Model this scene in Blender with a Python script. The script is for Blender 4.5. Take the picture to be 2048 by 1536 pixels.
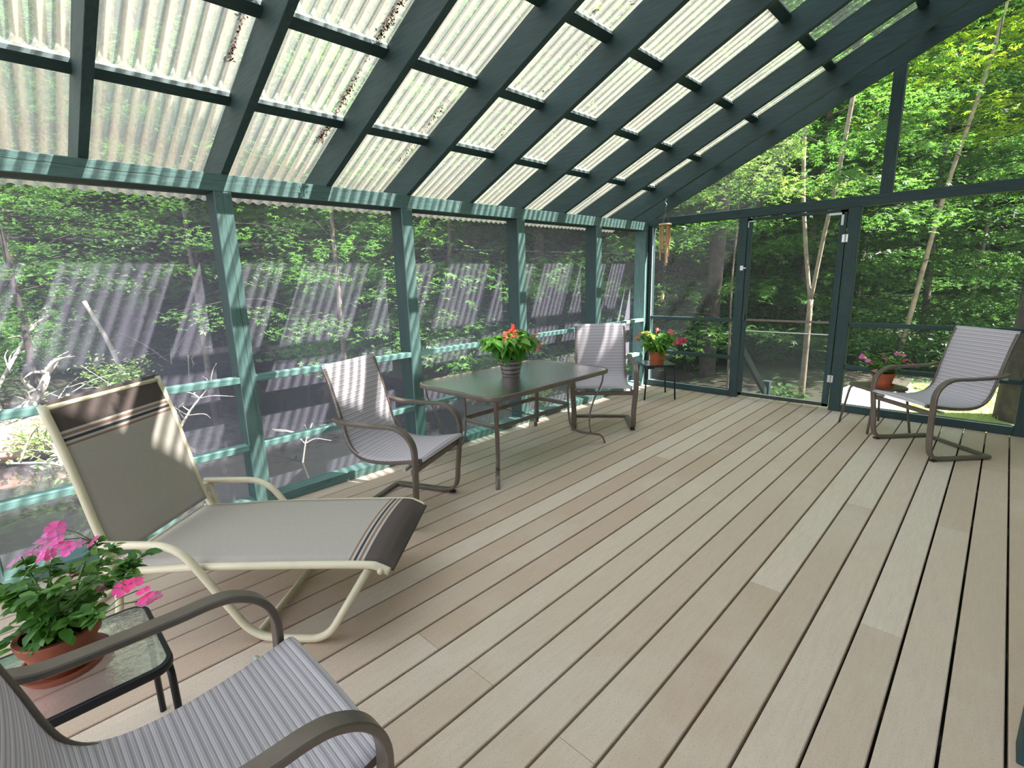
import bpy, math, random
import numpy as np
from mathutils import Vector, Matrix
SC = bpy.context.scene
for o in list(bpy.data.objects): bpy.data.objects.remove(o)
COL = SC.collection
R = math.radians

# ------------------------------------------------------------ camera
CX, CY, CZ = 3.2047, -5.6982, 1.3852
yaw, pit, rol, FPX = 0.7758, -0.2079, -0.0277, 1002.35
fw = Vector((-math.sin(yaw)*math.cos(pit), math.cos(yaw)*math.cos(pit), math.sin(pit)))
rt = fw.cross(Vector((0, 0, 1))).normalized(); up = rt.cross(fw)
c_, s_ = math.cos(rol), math.sin(rol)
rt, up = c_*rt + s_*up, -s_*rt + c_*up
cd = bpy.data.cameras.new('camera'); cam = bpy.data.objects.new('camera', cd); COL.objects.link(cam)
cam.matrix_world = Matrix(((rt.x, up.x, -fw.x, CX), (rt.y, up.y, -fw.y, CY), (rt.z, up.z, -fw.z, CZ), (0, 0, 0, 1)))
cd.sensor_fit = 'HORIZONTAL'; cd.sensor_width = 36; cd.lens = FPX/2048*36; cd.clip_start = .02; cd.clip_end = 900
SC.camera = cam

# ------------------------------------------------------------ sky, sun, exposure
SC.view_settings.view_transform = 'Standard'; SC.view_settings.look = 'None'
SC.view_settings.gamma = 1; SC.view_settings.use_curve_mapping = False
SC.view_settings.exposure = 1.45
W = bpy.data.worlds.new('sky'); SC.world = W; W.use_nodes = True
nt = W.node_tree; nt.nodes.clear()
wo = nt.nodes.new('ShaderNodeOutputWorld'); bg = nt.nodes.new('ShaderNodeBackground')
geo = nt.nodes.new('ShaderNodeTexCoord'); sep = nt.nodes.new('ShaderNodeSeparateXYZ'); rmp = nt.nodes.new('ShaderNodeValToRGB')
nt.links.new(geo.outputs['Generated'], sep.inputs[0]); nt.links.new(sep.outputs['Z'], rmp.inputs[0])
rmp.color_ramp.elements[0].position = 0; rmp.color_ramp.elements[0].color = (.90, .94, 1.0, 1)
rmp.color_ramp.elements[1].position = 1; rmp.color_ramp.elements[1].color = (.70, .82, 1.0, 1)
nt.links.new(rmp.outputs[0], bg.inputs[0]); bg.inputs[1].default_value = 1.5
nt.links.new(bg.outputs[0], wo.inputs[0])
SUN = Vector((.58, .31, 1)).normalized()
ld = bpy.data.lights.new('sun', 'SUN'); ld.energy = 13; ld.angle = R(.53); ld.color = (1, .965, .93)
lo = bpy.data.objects.new('sun', ld); COL.objects.link(lo)
lo.rotation_euler = SUN.to_track_quat('Z', 'Y').to_euler(); lo.location = (6, 4, 12)

# ------------------------------------------------------------ materials
MATS = {}
class NB:
    def __init__(s, name):
        s.m = bpy.data.materials.new(name); s.m.use_nodes = True; s.t = s.m.node_tree; s.t.nodes.clear()
        s.out = s.t.nodes.new('ShaderNodeOutputMaterial'); MATS[name] = s.m
    def n(s, ty, ins=None, **kw):
        k = s.t.nodes.new(ty)
        for a, b in kw.items(): setattr(k, a, b)
        for a, b in (ins or {}).items():
            if isinstance(b, bpy.types.NodeSocket): s.t.links.new(b, k.inputs[a])
            else: k.inputs[a].default_value = b
        return k
    def mix(s, f, a, b, blend='MIX'):
        k = s.t.nodes.new('ShaderNodeMix'); k.data_type = 'RGBA'; k.blend_type = blend
        for i, v in ((0, f), (6, a), (7, b)):
            if isinstance(v, bpy.types.NodeSocket): s.t.links.new(v, k.inputs[i])
            else: k.inputs[i].default_value = v if i == 0 else (tuple(v)+(1,) if len(v) == 3 else v)
        return k.outputs[2]
    def math(s, op, a, b=0., c=None):
        k = s.t.nodes.new('ShaderNodeMath'); k.operation = op
        for i, v in enumerate((a, b) if c is None else (a, b, c)):
            if isinstance(v, bpy.types.NodeSocket): s.t.links.new(v, k.inputs[i])
            else: k.inputs[i].default_value = v
        return k.outputs[0]
    def ramp(s, f, stops, interp='LINEAR'):
        k = s.t.nodes.new('ShaderNodeValToRGB'); s.t.links.new(f, k.inputs[0]); cr = k.color_ramp; cr.interpolation = interp
        while len(cr.elements) < len(stops): cr.elements.new(.5)
        for e, (p, c) in zip(cr.elements, stops):
            e.position = p; e.color = (c, c, c, 1) if isinstance(c, (int, float)) else tuple(c)+(1,)
        return k.outputs[0]
    def co(s, kind='Object', scale=(1, 1, 1)):
        t = s.n('ShaderNodeTexCoord'); m = s.n('ShaderNodeMapping'); m.inputs['Scale'].default_value = scale
        s.t.links.new(t.outputs[kind], m.inputs[0]); return m.outputs[0]
    def noise(s, v, sc, det=3, rough=.6):
        return s.n('ShaderNodeTexNoise', {'Vector': v, 'Scale': sc, 'Detail': det, 'Roughness': rough}).outputs['Fac']
    def pri(s, col, rough=.6, **kw):
        ins = {'Base Color': col if isinstance(col, bpy.types.NodeSocket) else tuple(col)+(1,), 'Roughness': rough}
        ins.update(kw); k = s.n('ShaderNodeBsdfPrincipled', ins); return k
    def end(s, sh): s.t.links.new(sh.outputs[0] if hasattr(sh, 'outputs') else sh, s.out.inputs[0]); return s.m
    def bump(s, h, st=.3, d=.01):
        return s.n('ShaderNodeBump', {'Height': h, 'Strength': st, 'Distance': d}).outputs[0]
    def mixsh(s, f, a, b):
        k = s.t.nodes.new('ShaderNodeMixShader')
        for i, v in enumerate((f, a, b)):
            if hasattr(v, 'outputs'): v = v.outputs[0]
            if isinstance(v, bpy.types.NodeSocket): s.t.links.new(v, k.inputs[i])
            else: k.inputs[i].default_value = v
        return k

def green_wood(name, sc, faded=False, k=1.):
    b = NB(name); v = b.co('Object', sc)
    g = b.noise(v, 6, 5, .7); w = b.noise(b.co('Object', (1, 1, 1)), 2.2, 4, .6)
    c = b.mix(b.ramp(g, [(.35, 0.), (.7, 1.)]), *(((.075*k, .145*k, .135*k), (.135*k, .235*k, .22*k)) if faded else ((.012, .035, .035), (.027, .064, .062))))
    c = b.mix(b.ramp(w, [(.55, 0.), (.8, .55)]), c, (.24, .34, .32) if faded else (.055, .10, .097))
    kn = b.n('ShaderNodeTexVoronoi', {'Vector': b.co('Object', (2.3, 2.3, 2.3)), 'Scale': 1.3}).outputs[0]
    c = b.mix(b.ramp(kn, [(.0, .7), (.045, .0)]), c, (.02, .04, .035))
    return b.end(b.pri(c, .62, Normal=b.bump(g, .35, .004)))
green_wood('green_x', (1, 14, 14)); green_wood('green_y', (14, 1, 14)); green_wood('green_z', (14, 14, 1)); green_wood('lit_y', (14, 1, 14), True); green_wood('lit_z', (14, 14, 1), True); green_wood('lit_rail_y', (14, 1, 14), True, 1.75)  # left wall copies are paler: sunlight put into the paint colour

b = NB('deck')      # tone per board from the mesh attribute
a = b.n('ShaderNodeAttribute', attribute_name='tone').outputs['Fac']
v = b.co('Object', (9, 1, 1)); g = b.noise(v, 7, 5, .7); w = b.noise(b.co('Object'), 1.4, 4, .65); sp = b.noise(b.co('Object', (1, 1, 1)), 160, 2, .7)
c = b.mix(a, (.55, .395, .295), (.70, .575, .47))
c = b.mix(b.ramp(g, [(.35, 0.), (.75, .35)]), c, (.40, .30, .235))
c = b.mix(b.ramp(w, [(.5, 0.), (.72, .45)]), c, (.67, .585, .50))
c = b.mix(b.ramp(sp, [(.3, .35), (.45, 0.)]), c, (.16, .12, .09))
st = b.n('ShaderNodeTexVoronoi', {'Vector': b.co('Object', (1, .6, 1)), 'Scale': 1.1}).outputs[0]
c = b.mix(b.ramp(st, [(.0, .35), (.07, .0)]), c, (.17, .17, .15))
b.end(b.pri(c, .62, Normal=b.bump(g, .15, .002)))

def simple(name, col, rough=.5, metal=0., bumpsc=0, bs=.2, var=0., **kw):
    b = NB(name); c = tuple(col)
    if var:
        n = b.noise(b.co('Object'), 9, 4)
        c = b.mix(b.ramp(n, [(.3, 0.), (.7, 1.)]), tuple(x*(1-var) for x in col), tuple(min(1, x*(1+var)) for x in col))
    if bumpsc: kw['Normal'] = b.bump(b.noise(b.co('Object'), bumpsc, 3), bs, .003)
    return b.end(b.pri(c, rough, Metallic=metal, **kw))
simple('bronze', (.17, .135, .115), .38, .35, var=.15)
simple('bronze_dark', (.05, .038, .034), .5, .2)
simple('cream', (.68, .60, .43), .35, var=.06)
simple('black_metal', (.012, .013, .016), .4, .3)
simple('dark_green_metal', (.02, .035, .035), .35, .3)
simple('steel', (.62, .62, .60), .35, .8)
simple('white_paint', (.75, .77, .76), .5)
simple('alu_dark', (.05, .06, .06), .4, .5)
simple('terracotta', (.46, .115, .045), .7, var=.2, bumpsc=40)
simple('terracotta_dark', (.25, .06, .025), .65, var=.2, bumpsc=40)
simple('soil', (.025, .016, .010), 1., bumpsc=60, bs=.8)
simple('bamboo', (.60, .36, .20), .45, var=.25)
simple('bamboo_light', (.62, .40, .22), .5, var=.15)
simple('string', (.25, .22, .18), .8)
simple('bark', (.115, .09, .07), .9, var=.5, bumpsc=25, bs=.9)
simple('bark_dark', (.045, .035, .03), .95, var=.5, bumpsc=18, bs=1.)
simple('bark_pale', (.27, .21, .155), .8, var=.35, bumpsc=18)
simple('driftwood', (.36, .32, .27), .85, var=.25, bumpsc=30)
simple('rock_pink', (.50, .30, .22), .85, var=.2, bumpsc=8, bs=.6)
simple('rock', (.30, .27, .23), .9, var=.3, bumpsc=8, bs=.6)
simple('concrete', (.62, .60, .57), .8, var=.1)
simple('siding', (.30, .36, .33), .7)
simple('shingle', (.07, .07, .07), .9, var=.3)
simple('stem_green', (.12, .24, .05), .5)
simple('twig', (.20, .15, .10), .9)
simple('purlin_lit_edge', (.62, .62, .60), .8)  # pale tone of the sunlit purlin face, painted in
simple('debris', (.10, .035, .015), 1., var=.6)

def leafmat(name, c1, c2, c3, trans=.45, rough=.45):
    b = NB(name); r = b.n('ShaderNodeNewGeometry').outputs['Random Per Island']
    c = b.ramp(r, [(0., c1), (.55, c2), (1., c3)])
    p = b.pri(c, rough); p.inputs['Specular IOR Level'].default_value = .35
    tc = b.mix(.6, c, (c2[0]*2.3, c2[1]*2.4, c2[2]*.8))
    t = b.n('ShaderNodeBsdfTranslucent', {'Color': tc})
    return b.end(b.mixsh(trans, p, t))
leafmat('leaf_maple', (.045, .12, .03), (.085, .195, .052), (.15, .28, .085))
leafmat('leaf_dark', (.02, .062, .016), (.042, .11, .025), (.08, .17, .04), .35)
leafmat('leaf_yellow', (.22, .34, .035), (.32, .44, .04), (.48, .52, .05), .5)
leafmat('leaf_pale', (.15, .25, .08), (.24, .36, .13), (.34, .46, .20), .4)
leafmat('leaf_pine', (.10, .20, .04), (.17, .32, .07), (.24, .40, .10), .3)
leafmat('leaf_impatiens', (.045, .12, .03), (.075, .19, .04), (.14, .28, .06), .3, .35)
leafmat('leaf_begonia', (.05, .15, .04), (.10, .27, .05), (.22, .38, .06), .35, .25)
leafmat('grass_blade', (.20, .30, .05), (.32, .42, .08), (.45, .52, .12), .3)
def petal(name, c, c2): leafmat(name, c, c2, tuple(min(1, x*1.25) for x in c2), .3)
petal('petal_magenta', (.62, .06, .30), (.75, .12, .42)); petal('petal_mauve', (.48, .12, .34), (.60, .22, .46))
petal('petal_hot', (.80, .03, .25), (.90, .08, .35)); petal('petal_red', (.80, .05, .03), (.92, .12, .07)); petal('petal_pink', (.72, .12, .14), (.85, .30, .28))
simple('pollen', (.9, .65, .15), .6)

b = NB('ground'); n1 = b.noise(b.co('Object'), .35, 5, .7); n2 = b.noise(b.co('Object'), 5, 6, .8)
c = b.mix(b.ramp(n1, [(.4, 0.), (.6, 1.)]), (.04, .03, .02), (.03, .05, .015))
c = b.mix(b.ramp(n2, [(.45, 0.), (.75, .7)]), c, (.055, .042, .028)); b.end(b.pri(c, .95, Normal=b.bump(n2, .8, .06)))
b = NB('lawn'); n2 = b.noise(b.co('Object'), 14, 6, .8)
c = b.mix(b.ramp(n2, [(.35, 0.), (.7, 1.)]), (.22, .30, .06), (.48, .50, .17)); b.end(b.pri(c, .9, Normal=b.bump(n2, .7, .03)))
b = NB('gravel'); n2 = b.noise(b.co('Object'), 30, 6, .8)
c = b.mix(b.ramp(n2, [(.35, 0.), (.7, 1.)]), (.45, .42, .38), (.78, .76, .72)); b.end(b.pri(c, .9, Normal=b.bump(n2, .5, .02)))
b = NB('water'); n = b.noise(b.co('Object', (1, 1, 1)), 1.6, 4, .6)
b.end(b.pri((.012, .012, .011), .05, Normal=b.bump(n, .12, .05), IOR=1.33))
b = NB('lake'); n = b.noise(b.co('Object', (.3, 1, 1)), .8, 3)
b.end(b.pri((.16, .25, .40), .12, Normal=b.bump(n, .3, .1)))  # reflected blue sky is put into the base colour

def screen(name, dens, col=(.62, .575, .74)):
    b = NB(name); v = b.co('Object')
    w = b.noise(b.co('Object', (3, 3, .5)), 3, 4, .7)
    d = b.n('ShaderNodeBsdfDiffuse', {'Color': b.mix(w, tuple(x*.75 for x in col), col)})
    tl = b.n('ShaderNodeBsdfTranslucent', {'Color': tuple(x*.8 for x in col)+(1,)})
    m = b.mixsh(.35, d, tl); tr = b.n('ShaderNodeBsdfTransparent', {'Color': (.97, .97, .97, 1)})
    return b.end(b.mixsh(dens, tr, m))
screen('screen_mesh', .31); screen('screen_clean', .095, (.48, .48, .54)); screen('pet_mesh', .42, (.16, .18, .18))

# corrugated roofing: clear plastic with silt in the troughs
b = NB('roofing'); tc = b.n('ShaderNodeTexCoord').outputs['Object']
sx = b.n('ShaderNodeSeparateXYZ', {0: tc}); y = sx.outputs[1]; x = sx.outputs[0]
long_n = b.n('ShaderNodeTexNoise', {'Vector': b.co('Object', (.35, 9, .35)), 'Scale': 3., 'Detail': 4, 'Roughness': .7}).outputs['Fac']
speck = b.noise(b.co('Object', (1, 1.6, 1)), 45, 4, .75)
ph = b.math('MULTIPLY', y, 2*math.pi/.0667)
wv = b.math('MULTIPLY_ADD', b.math('SINE', ph), .5, .5)
wv2 = b.math('MULTIPLY_ADD', b.math('SINE', b.math('MULTIPLY_ADD', ph, 2.0, 1.2)), .5, .5)
dirt = b.math('MULTIPLY_ADD', wv, .62, b.math('MULTIPLY', b.math('SUBTRACT', long_n, .5), 1.25))
dirt = b.math('ADD', dirt, b.math('MULTIPLY', b.math('SUBTRACT', speck, .5), .5))
dirt = b.math('ADD', dirt, b.math('MULTIPLY', wv2, .12))
D = b.ramp(dirt, [(.18, .08), (.29, .36), (.42, .48), (.57, .80)])
edge = b.ramp(dirt, [(.30, 0.), (.40, 1.), (.46, 0.)])
tanc = b.mix(speck, (.15, .13, .095), (.33, .295, .23))
tl = b.n('ShaderNodeBsdfTranslucent', {'Color': tanc}); df = b.n('ShaderNodeBsdfDiffuse', {'Color': tanc})
silt = b.mixsh(.25, tl, df)
clear = b.mixsh(.10, b.n('ShaderNodeBsdfTransparent', {'Color': (.85, .88, .85, 1)}), b.n('ShaderNodeBsdfTranslucent', {'Color': (.72, .80, .74, 1)}))
m = b.mixsh(D, clear, silt)
fr = b.n('ShaderNodeFresnel', {'IOR': 1.35}); m = b.mixsh(b.math('MULTIPLY', fr.outputs[0], .5), m, b.n('ShaderNodeBsdfGlossy', {'Roughness': .15}))
b.end(m)

def glass(name, tint, rough=.12, bs=.6, sc=70, spec=.25, fm=1.2, dif=.16):
    b = NB(name); n = b.noise(b.co('Object'), sc, 3, .6); bm = b.bump(n, bs, .004)
    g = b.n('ShaderNodeBsdfGlossy', {'Color': (1, 1, 1, 1), 'Roughness': rough, 'Normal': bm})
    t = b.n('ShaderNodeBsdfTransparent', {'Color': tuple(tint)+(1,)}); d = b.n('ShaderNodeBsdfDiffuse', {'Color': tuple(x*.72 for x in tint)+(1,)})
    m = b.mixsh(dif, t, d)
    lw = b.n('ShaderNodeFresnel', {'IOR': 1.5, 'Normal': bm})
    return b.end(b.mixsh(b.math('MULTIPLY_ADD', lw.outputs[0], fm, spec*.15), m, g))
glass('glass_table', (.70, .86, .83), .10, .8, 60, .5, 1.1, .20); glass('glass_near', (.86, .87, .88), .05, .7, 45, .1, .55, .16)

def uvfab(name, build):
    b = NB(name); uv = b.n('ShaderNodeUVMap').outputs[0]; s = b.n('ShaderNodeSeparateXYZ', {0: uv})
    return b.end(build(b, s.outputs[0], s.outputs[1]))
def sling(b, u, v):
    p = b.math('FRACT', b.math('DIVIDE', v, .0145))
    c = b.ramp(p, [(0., (.55, .49, .53)), (.14, (.96, .91, .95)), (.26, (.60, .54, .58)), (.40, (.93, .88, .92)), (.52, (.50, .445, .48)), (.70, (.70, .635, .68)), (.88, (.38, .33, .365))])
    d = b.ramp(b.math('FRACT', b.math('DIVIDE', u, .0055)), [(.2, 0.), (.5, .45), (.8, 0.)])
    c = b.mix(d, c, (.48, .43, .47))
    c = b.mix(b.ramp(b.math('FRACT', b.math('DIVIDE', v, .029)), [(.0, .45), (.10, .45), (.2, 0.)]), c, (.20, .165, .19))
    pr = b.pri(c, .7, Normal=b.bump(p, .2, .001)); t = b.n('ShaderNodeBsdfTranslucent', {'Color': c})
    return b.mixsh(.22, pr, t)
uvfab('sling_fabric', sling)
def lou(b, u, v):
    n = b.noise(b.co('UV', (4, 90, 1)), 8, 4, .7); base = b.mix(b.ramp(n, [(.3, 0.), (.7, 1.)]), (.50, .445, .39), (.66, .59, .53))
    br = (.085, .055, .052); wh = (.68, .61, .56); ta = (.34, .19, .135); nv = (.025, .02, .03)
    st = [(0., br), (.250, wh), (.268, ta), (.290, wh), (.308, nv), (.330, wh), (.348, ta), (.370, wh)]
    k = b.ramp(b.math('MULTIPLY', v, 2.), [(a*1.0, c) for a, c in st], 'CONSTANT')
    f = b.math('GREATER_THAN', v, .188)
    c = b.mix(f, k, base)
    w = b.noise(b.co('UV', (1, 1, 1)), 500, 1); c = b.mix(b.math('MULTIPLY', w, .35), c, (.25, .22, .2))
    pr = b.pri(c, .75); t = b.n('ShaderNodeBsdfTranslucent', {'Color': c})
    return b.mixsh(.22, pr, t)
uvfab('lounger_fabric', lou)
def potst(b, u, v):
    n = b.noise(b.co('Object', (1, 1, 1)), 14, 3); z = b.math('MULTIPLY_ADD', n, .018, v)
    c = b.ramp(b.math('FRACT', b.math('DIVIDE', z, .034)), [(0., (.02, .015, .014)), (.18, (.14, .085, .07)), (.5, (.22, .16, .15)), (.72, (.13, .12, .13)), (.9, (.02, .015, .014))])
    return b.pri(c, .35)
uvfab('striped_glaze', potst)

# ------------------------------------------------------------ mesh helpers
class MB:
    def __init__(s): s.v = []; s.f = []; s.uv = []
    def add(s, vs, fs, uvs=None):
        o = len(s.v); s.v += [tuple(x) for x in vs]; s.f += [tuple(i+o for i in f) for f in fs]
        s.uv += (uvs if uvs else [(0, 0)]*len(vs)); return s
    def box(s, lo, hi, M=None):
        x0, y0, z0 = lo; x1, y1, z1 = hi
        vs = [Vector(p) for p in ((x0, y0, z0), (x1, y0, z0), (x1, y1, z0), (x0, y1, z0), (x0, y0, z1), (x1, y0, z1), (x1, y1, z1), (x0, y1, z1))]
        if M: vs = [M @ p for p in vs]
        return s.add(vs, [(0, 3, 2, 1), (4, 5, 6, 7), (0, 1, 5, 4), (1, 2, 6, 5), (2, 3, 7, 6), (3, 0, 4, 7)])
    def prism(s, prof, axis, a, b):      # closed 2D outline swept along an axis
        n = len(prof); mk = {'y': lambda p, t: (p[0], t, p[1]), 'x': lambda p, t: (t, p[0], p[1]), 'z': lambda p, t: (p[0], p[1], t)}[axis]
        return s.add([mk(p, a) for p in prof]+[mk(p, b) for p in prof], [tuple(range(n)), tuple(range(2*n-1, n-1, -1))]+[(i, i+n, (i+1) % n+n, (i+1) % n) for i in range(n)])
    def sweep(s, path, prof, side=None, closed=False):   # prof: list of (a,b); a along side vector, b along the other normal
        P = [Vector(p) for p in path]; n = len(P); k = len(prof); vs = []; L = 0
        prev = None
        for i, p in enumerate(P):
            if closed: t = (P[(i+1) % n]-P[i-1]).normalized()
            else: t = (P[min(i+1, n-1)]-P[max(i-1, 0)]).normalized()
            if side is not None: a = Vector(side); a = (a-t*a.dot(t)).normalized()
            else:
                a = prev if prev else (Vector((0, 0, 1)) if abs(t.z) < .9 else Vector((1, 0, 0)))
                a = (a-t*a.dot(t)).normalized(); prev = a
            bb = t.cross(a)
            sc = 1
            if not closed and 0 < i < n-1:
                pass
            vs += [p+a*q[0]+bb*q[1] for q in prof]
        fs = []
        for i in range(n if closed else n-1):
            j = (i+1) % n
            fs += [(i*k+q, i*k+(q+1) % k, j*k+(q+1) % k, j*k+q) for q in range(k)]
        if not closed: fs += [tuple(range(k-1, -1, -1)), tuple(range((n-1)*k, n*k))]
        return s.add(vs, fs)
    def tube(s, path, r, k=10, closed=False, r2=None):
        if r2 is None: return s.sweep(path, [(r*math.cos(2*math.pi*i/k), r*math.sin(2*math.pi*i/k)) for i in range(k)], None, closed)
        P = [Vector(p) for p in path]; n = len(P); vs = []; prev = None
        for i, p in enumerate(P):
            t = (P[min(i+1, n-1)]-P[max(i-1, 0)]).normalized(); a = prev if prev else (Vector((0, 0, 1)) if abs(t.z) < .9 else Vector((1, 0, 0)))
            a = (a-t*a.dot(t)).normalized(); prev = a; bb = t.cross(a); rr = r+(r2-r)*i/(n-1)
            vs += [p+a*rr*math.cos(2*math.pi*q/k)+bb*rr*math.sin(2*math.pi*q/k) for q in range(k)]
        fs = [(i*k+q, i*k+(q+1) % k, (i+1)*k+(q+1) % k, (i+1)*k+q) for i in range(n-1) for q in range(k)]+[tuple(range(k-1, -1, -1)), tuple(range((n-1)*k, n*k))]
        return s.add(vs, fs)
    def lathe(s, prof, k=32, c=(0, 0, 0)):
        n = len(prof); vs = []; uv = []
        for r, z in prof:
            for i in range(k): vs.append((c[0]+r*math.cos(2*math.pi*i/k), c[1]+r*math.sin(2*math.pi*i/k), c[2]+z)); uv.append((i/k, z))
        fs = [(j*k+i, j*k+(i+1) % k, (j+1)*k+(i+1) % k, (j+1)*k+i) for j in range(n-1) for i in range(k)]
        fs.append(tuple(range(k-1, -1, -1)))
        if prof[-1][0] > 1e-4 and prof[0][0] > 1e-4 and prof[-1] != prof[0]: pass
        return s.add(vs, fs, uv)
    def build(s, name, mat, parent=None, smooth=False, bevel=0, M=None):
        me = bpy.data.meshes.new(name); me.from_pydata([tuple(x) for x in s.v], [], s.f)
        ul = me.uv_layers.new(name='UVMap'); li = np.zeros(len(me.loops), np.int32); me.loops.foreach_get('vertex_index', li)
        ul.data.foreach_set('uv', np.array(s.uv, np.float32)[li].ravel())
        if smooth: me.polygons.foreach_set('use_smooth', [True]*len(me.polygons))
        me.materials.append(MATS[mat]); me.update()
        o = bpy.data.objects.new(name, me); COL.objects.link(o)
        if parent: o.parent = parent
        if bevel:
            md = o.modifiers.new('bevel', 'BEVEL'); md.width = bevel; md.segments = 2; md.limit_method = 'ANGLE'
        return o
def RR(w, h, r, n=4):      # rounded rectangle profile
    out = []
    for cx, cy, a0 in ((w/2-r, h/2-r, 0), (-w/2+r, h/2-r, 90), (-w/2+r, -h/2+r, 180), (w/2-r, -h/2+r, 270)):
        for i in range(n+1): a = R(a0+90*i/n); out.append((cx+r*math.cos(a), cy+r*math.sin(a)))
    return out
def curve(pts, n=8):       # Catmull-Rom
    P = [Vector(p) for p in pts]; P = [P[0]*2-P[1]]+P+[P[-1]*2-P[-2]]; out = []
    for i in range(1, len(P)-2):
        a, b_, c, d = P[i-1:i+3]
        for j in range(n):
            t = j/n; out.append(.5*((2*b_)+(c-a)*t+(2*a-5*b_+4*c-d)*t*t+(3*b_-a-3*c+d)*t**3))
    out.append(P[-2]); return out
def fillet(pts, rad, n=5):  # polyline with rounded corners
    P = [Vector(p) for p in pts]; out = [P[0]]
    for i in range(1, len(P)-1):
        r_ = rad[i-1] if isinstance(rad, (list, tuple)) else rad
        a = (P[i-1]-P[i]); c = (P[i+1]-P[i]); ra = min(r_, a.length*.49, c.length*.49); a = P[i]+a.normalized()*ra; c = P[i]+c.normalized()*ra
        for j in range(n+1): t = j/n; out.append(a*(1-t)**2+P[i]*2*t*(1-t)+c*t*t)
    out.append(P[-1]); return out
def tag(o, label=None, cat=None, group=None, kind=None):
    for k, v in (('label', label), ('category', cat), ('group', group), ('kind', kind)):
        if v: o[k] = v
    return o
def empty(name, loc=(0, 0, 0), rz=0, **kw):
    o = bpy.data.objects.new(name, None); COL.objects.link(o); o.location = loc; o.rotation_euler = (0, 0, rz); o.empty_display_size = .1
    return tag(o, **kw)
def copy_tree(o, parent=None):
    c = o.copy(); COL.objects.link(c); c.parent = parent
    for ch in [q for q in bpy.data.objects if q.parent == o]: copy_tree(ch, c)
    return c

# ------------------------------------------------------------ deck floor
TAN = .4568; ZT = 1.9945; OFF = .202; XR = 4.40; YB = -8.2
rng = random.Random(5)
vs = []; fs = []; tone = []
BP = .1416; G2 = .0045
def board(x0, x1, y0, y1, t):
    o = len(vs); ch = .003
    pr = [(x0, -.03), (x0, -ch), (x0+ch, 0), (x1-ch, 0), (x1, -ch), (x1, -.03)]
    for yy in (y0, y1): vs.extend([(a_, yy, z_) for a_, z_ in pr])
    fs.extend([(o+i, o+i+6, o+i+7, o+i+1) for i in range(5)]+[(o, o+1, o+2, o+3, o+4, o+5), (o+11, o+10, o+9, o+8, o+7, o+6)])
    tone.extend([t]*7)
k = -8
TN = {(2, True): 1., (2, False): .35, (5, True): .95, (5, False): .1, (9, True): .5, (9, False): .3, (1, False): .6, (4, False): .3, (6, False): .35, (3, False): .3, (0, False): .3}
while True:
    xr = 3.371-k*BP; xl = xr-BP
    if xr < -.02: break
    js = {5: -3.49, 2: -3.49, 9: -4.70, 6: -4.70, 11: -4.72, -1: -4.1, 4: -2.29, 8: -1.7, 13: -2.29, 1: -2.29, 15: -1.1}.get(k, rng.choice((-5.95, -7.1, -7.1, -1.08)))
    ys = [YB, js, -.0] if YB < js < 0 else [YB, 0]
    for a_, c in zip(ys[:-1], ys[1:]):
        board(max(xl+G2, -.05), min(xr-G2, XR), a_+(.0009 if a_ > YB else 0), c-(.0009 if c < -.1 else -.12), TN.get((k, a_ > YB), rng.random()))
    k += 1
me = bpy.data.meshes.new('floor'); me.from_pydata(vs, [], fs); at = me.attributes.new('tone', 'FLOAT', 'FACE'); at.data.foreach_set('value', tone)
me.materials.append(MATS['deck']); fl = bpy.data.objects.new('floor', me); COL.objects.link(fl); fl['kind'] = 'structure'
j = MB()
for y_ in np.arange(-8.1, .2, .6): j.box((-.05, y_-.02, -.22), (XR, y_+.02, -.031))
tag(j.build('floor_joist', 'bark_dark', fl), kind=None)

# ------------------------------------------------------------ left wall
PY = [-.987-1.22*k for k in range(6)]
wl = empty('wall_left', kind='structure')
for y_ in PY:
    MB().box((-.15, y_-.089, 0), (-.014, y_-.001, 1.902)).build('post', 'green_z', wl, bevel=.004)  # dark green puts the shade of the post sides into their colour
    fb = MB().box((-.014, y_-.09, 0), (0, y_, 1.902)).build('face_board', 'lit_z', wl, bevel=.003)  # pale front carries sunlight in its colour
    for zz in (1.875,):
        for dy in (.02, .07): MB().tube([(-.001, y_-dy, zz), (.0012, y_-dy, zz)], .003, 8).build('nail', 'alu_dark', fb)
q = random.Random(2)
cr = [(PY[3]-.048+.030*t/20+q.uniform(-.0022, .0022), 1.89-1.62*t/20) for t in range(21)]; cm = MB()
cm.add([(.0004, y_-.0013*math.sin(math.pi*(i+.6)/21.5), z_) for i, (y_, z_) in enumerate(cr)]+[(.0004, y_+.0013*math.sin(math.pi*(i+.6)/21.5), z_) for i, (y_, z_) in enumerate(cr)], [(i, i+21, i+22, i+1) for i in range(20)])
cm.build('wood_crack', 'bark_dark', wl)
cr = [(-5.6+.75*t/16, 1.962-.012*t/16+q.uniform(-.003, .003)) for t in range(17)]; cm = MB()
cm.add([(.0026, y_, z_-.001) for y_, z_ in cr]+[(.0026, y_, z_+.0008) for y_, z_ in cr], [(i, i+1, i+18, i+17) for i in range(16)])
cm.build('wood_crack', 'bark_dark', wl)
MB().box((-.15, -.055, 0), (-.0, .0, 1.902)).build('post', 'lit_z', wl, bevel=.004)
MB().box((-.20, YB, 1.902), (-.014, .0, 1.9945)).build('top_plate', 'green_y', wl, bevel=.004)  # dark green stands in for shade on the underside
MB().box((-.014, YB, 1.902), (.002, .0, 1.9945)).build('face_board', 'lit_y', wl, bevel=.003)  # plate front split off to carry sunlight in its colour
MB().box((-.12, YB, .001), (-.002, -.0, .062)).build('bottom_plate', 'lit_y', wl, bevel=.004)
spans = [(PY[i+1], PY[i]-.09) for i in range(5)]+[(PY[0], -.055), (YB, PY[5]-.09)]
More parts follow.
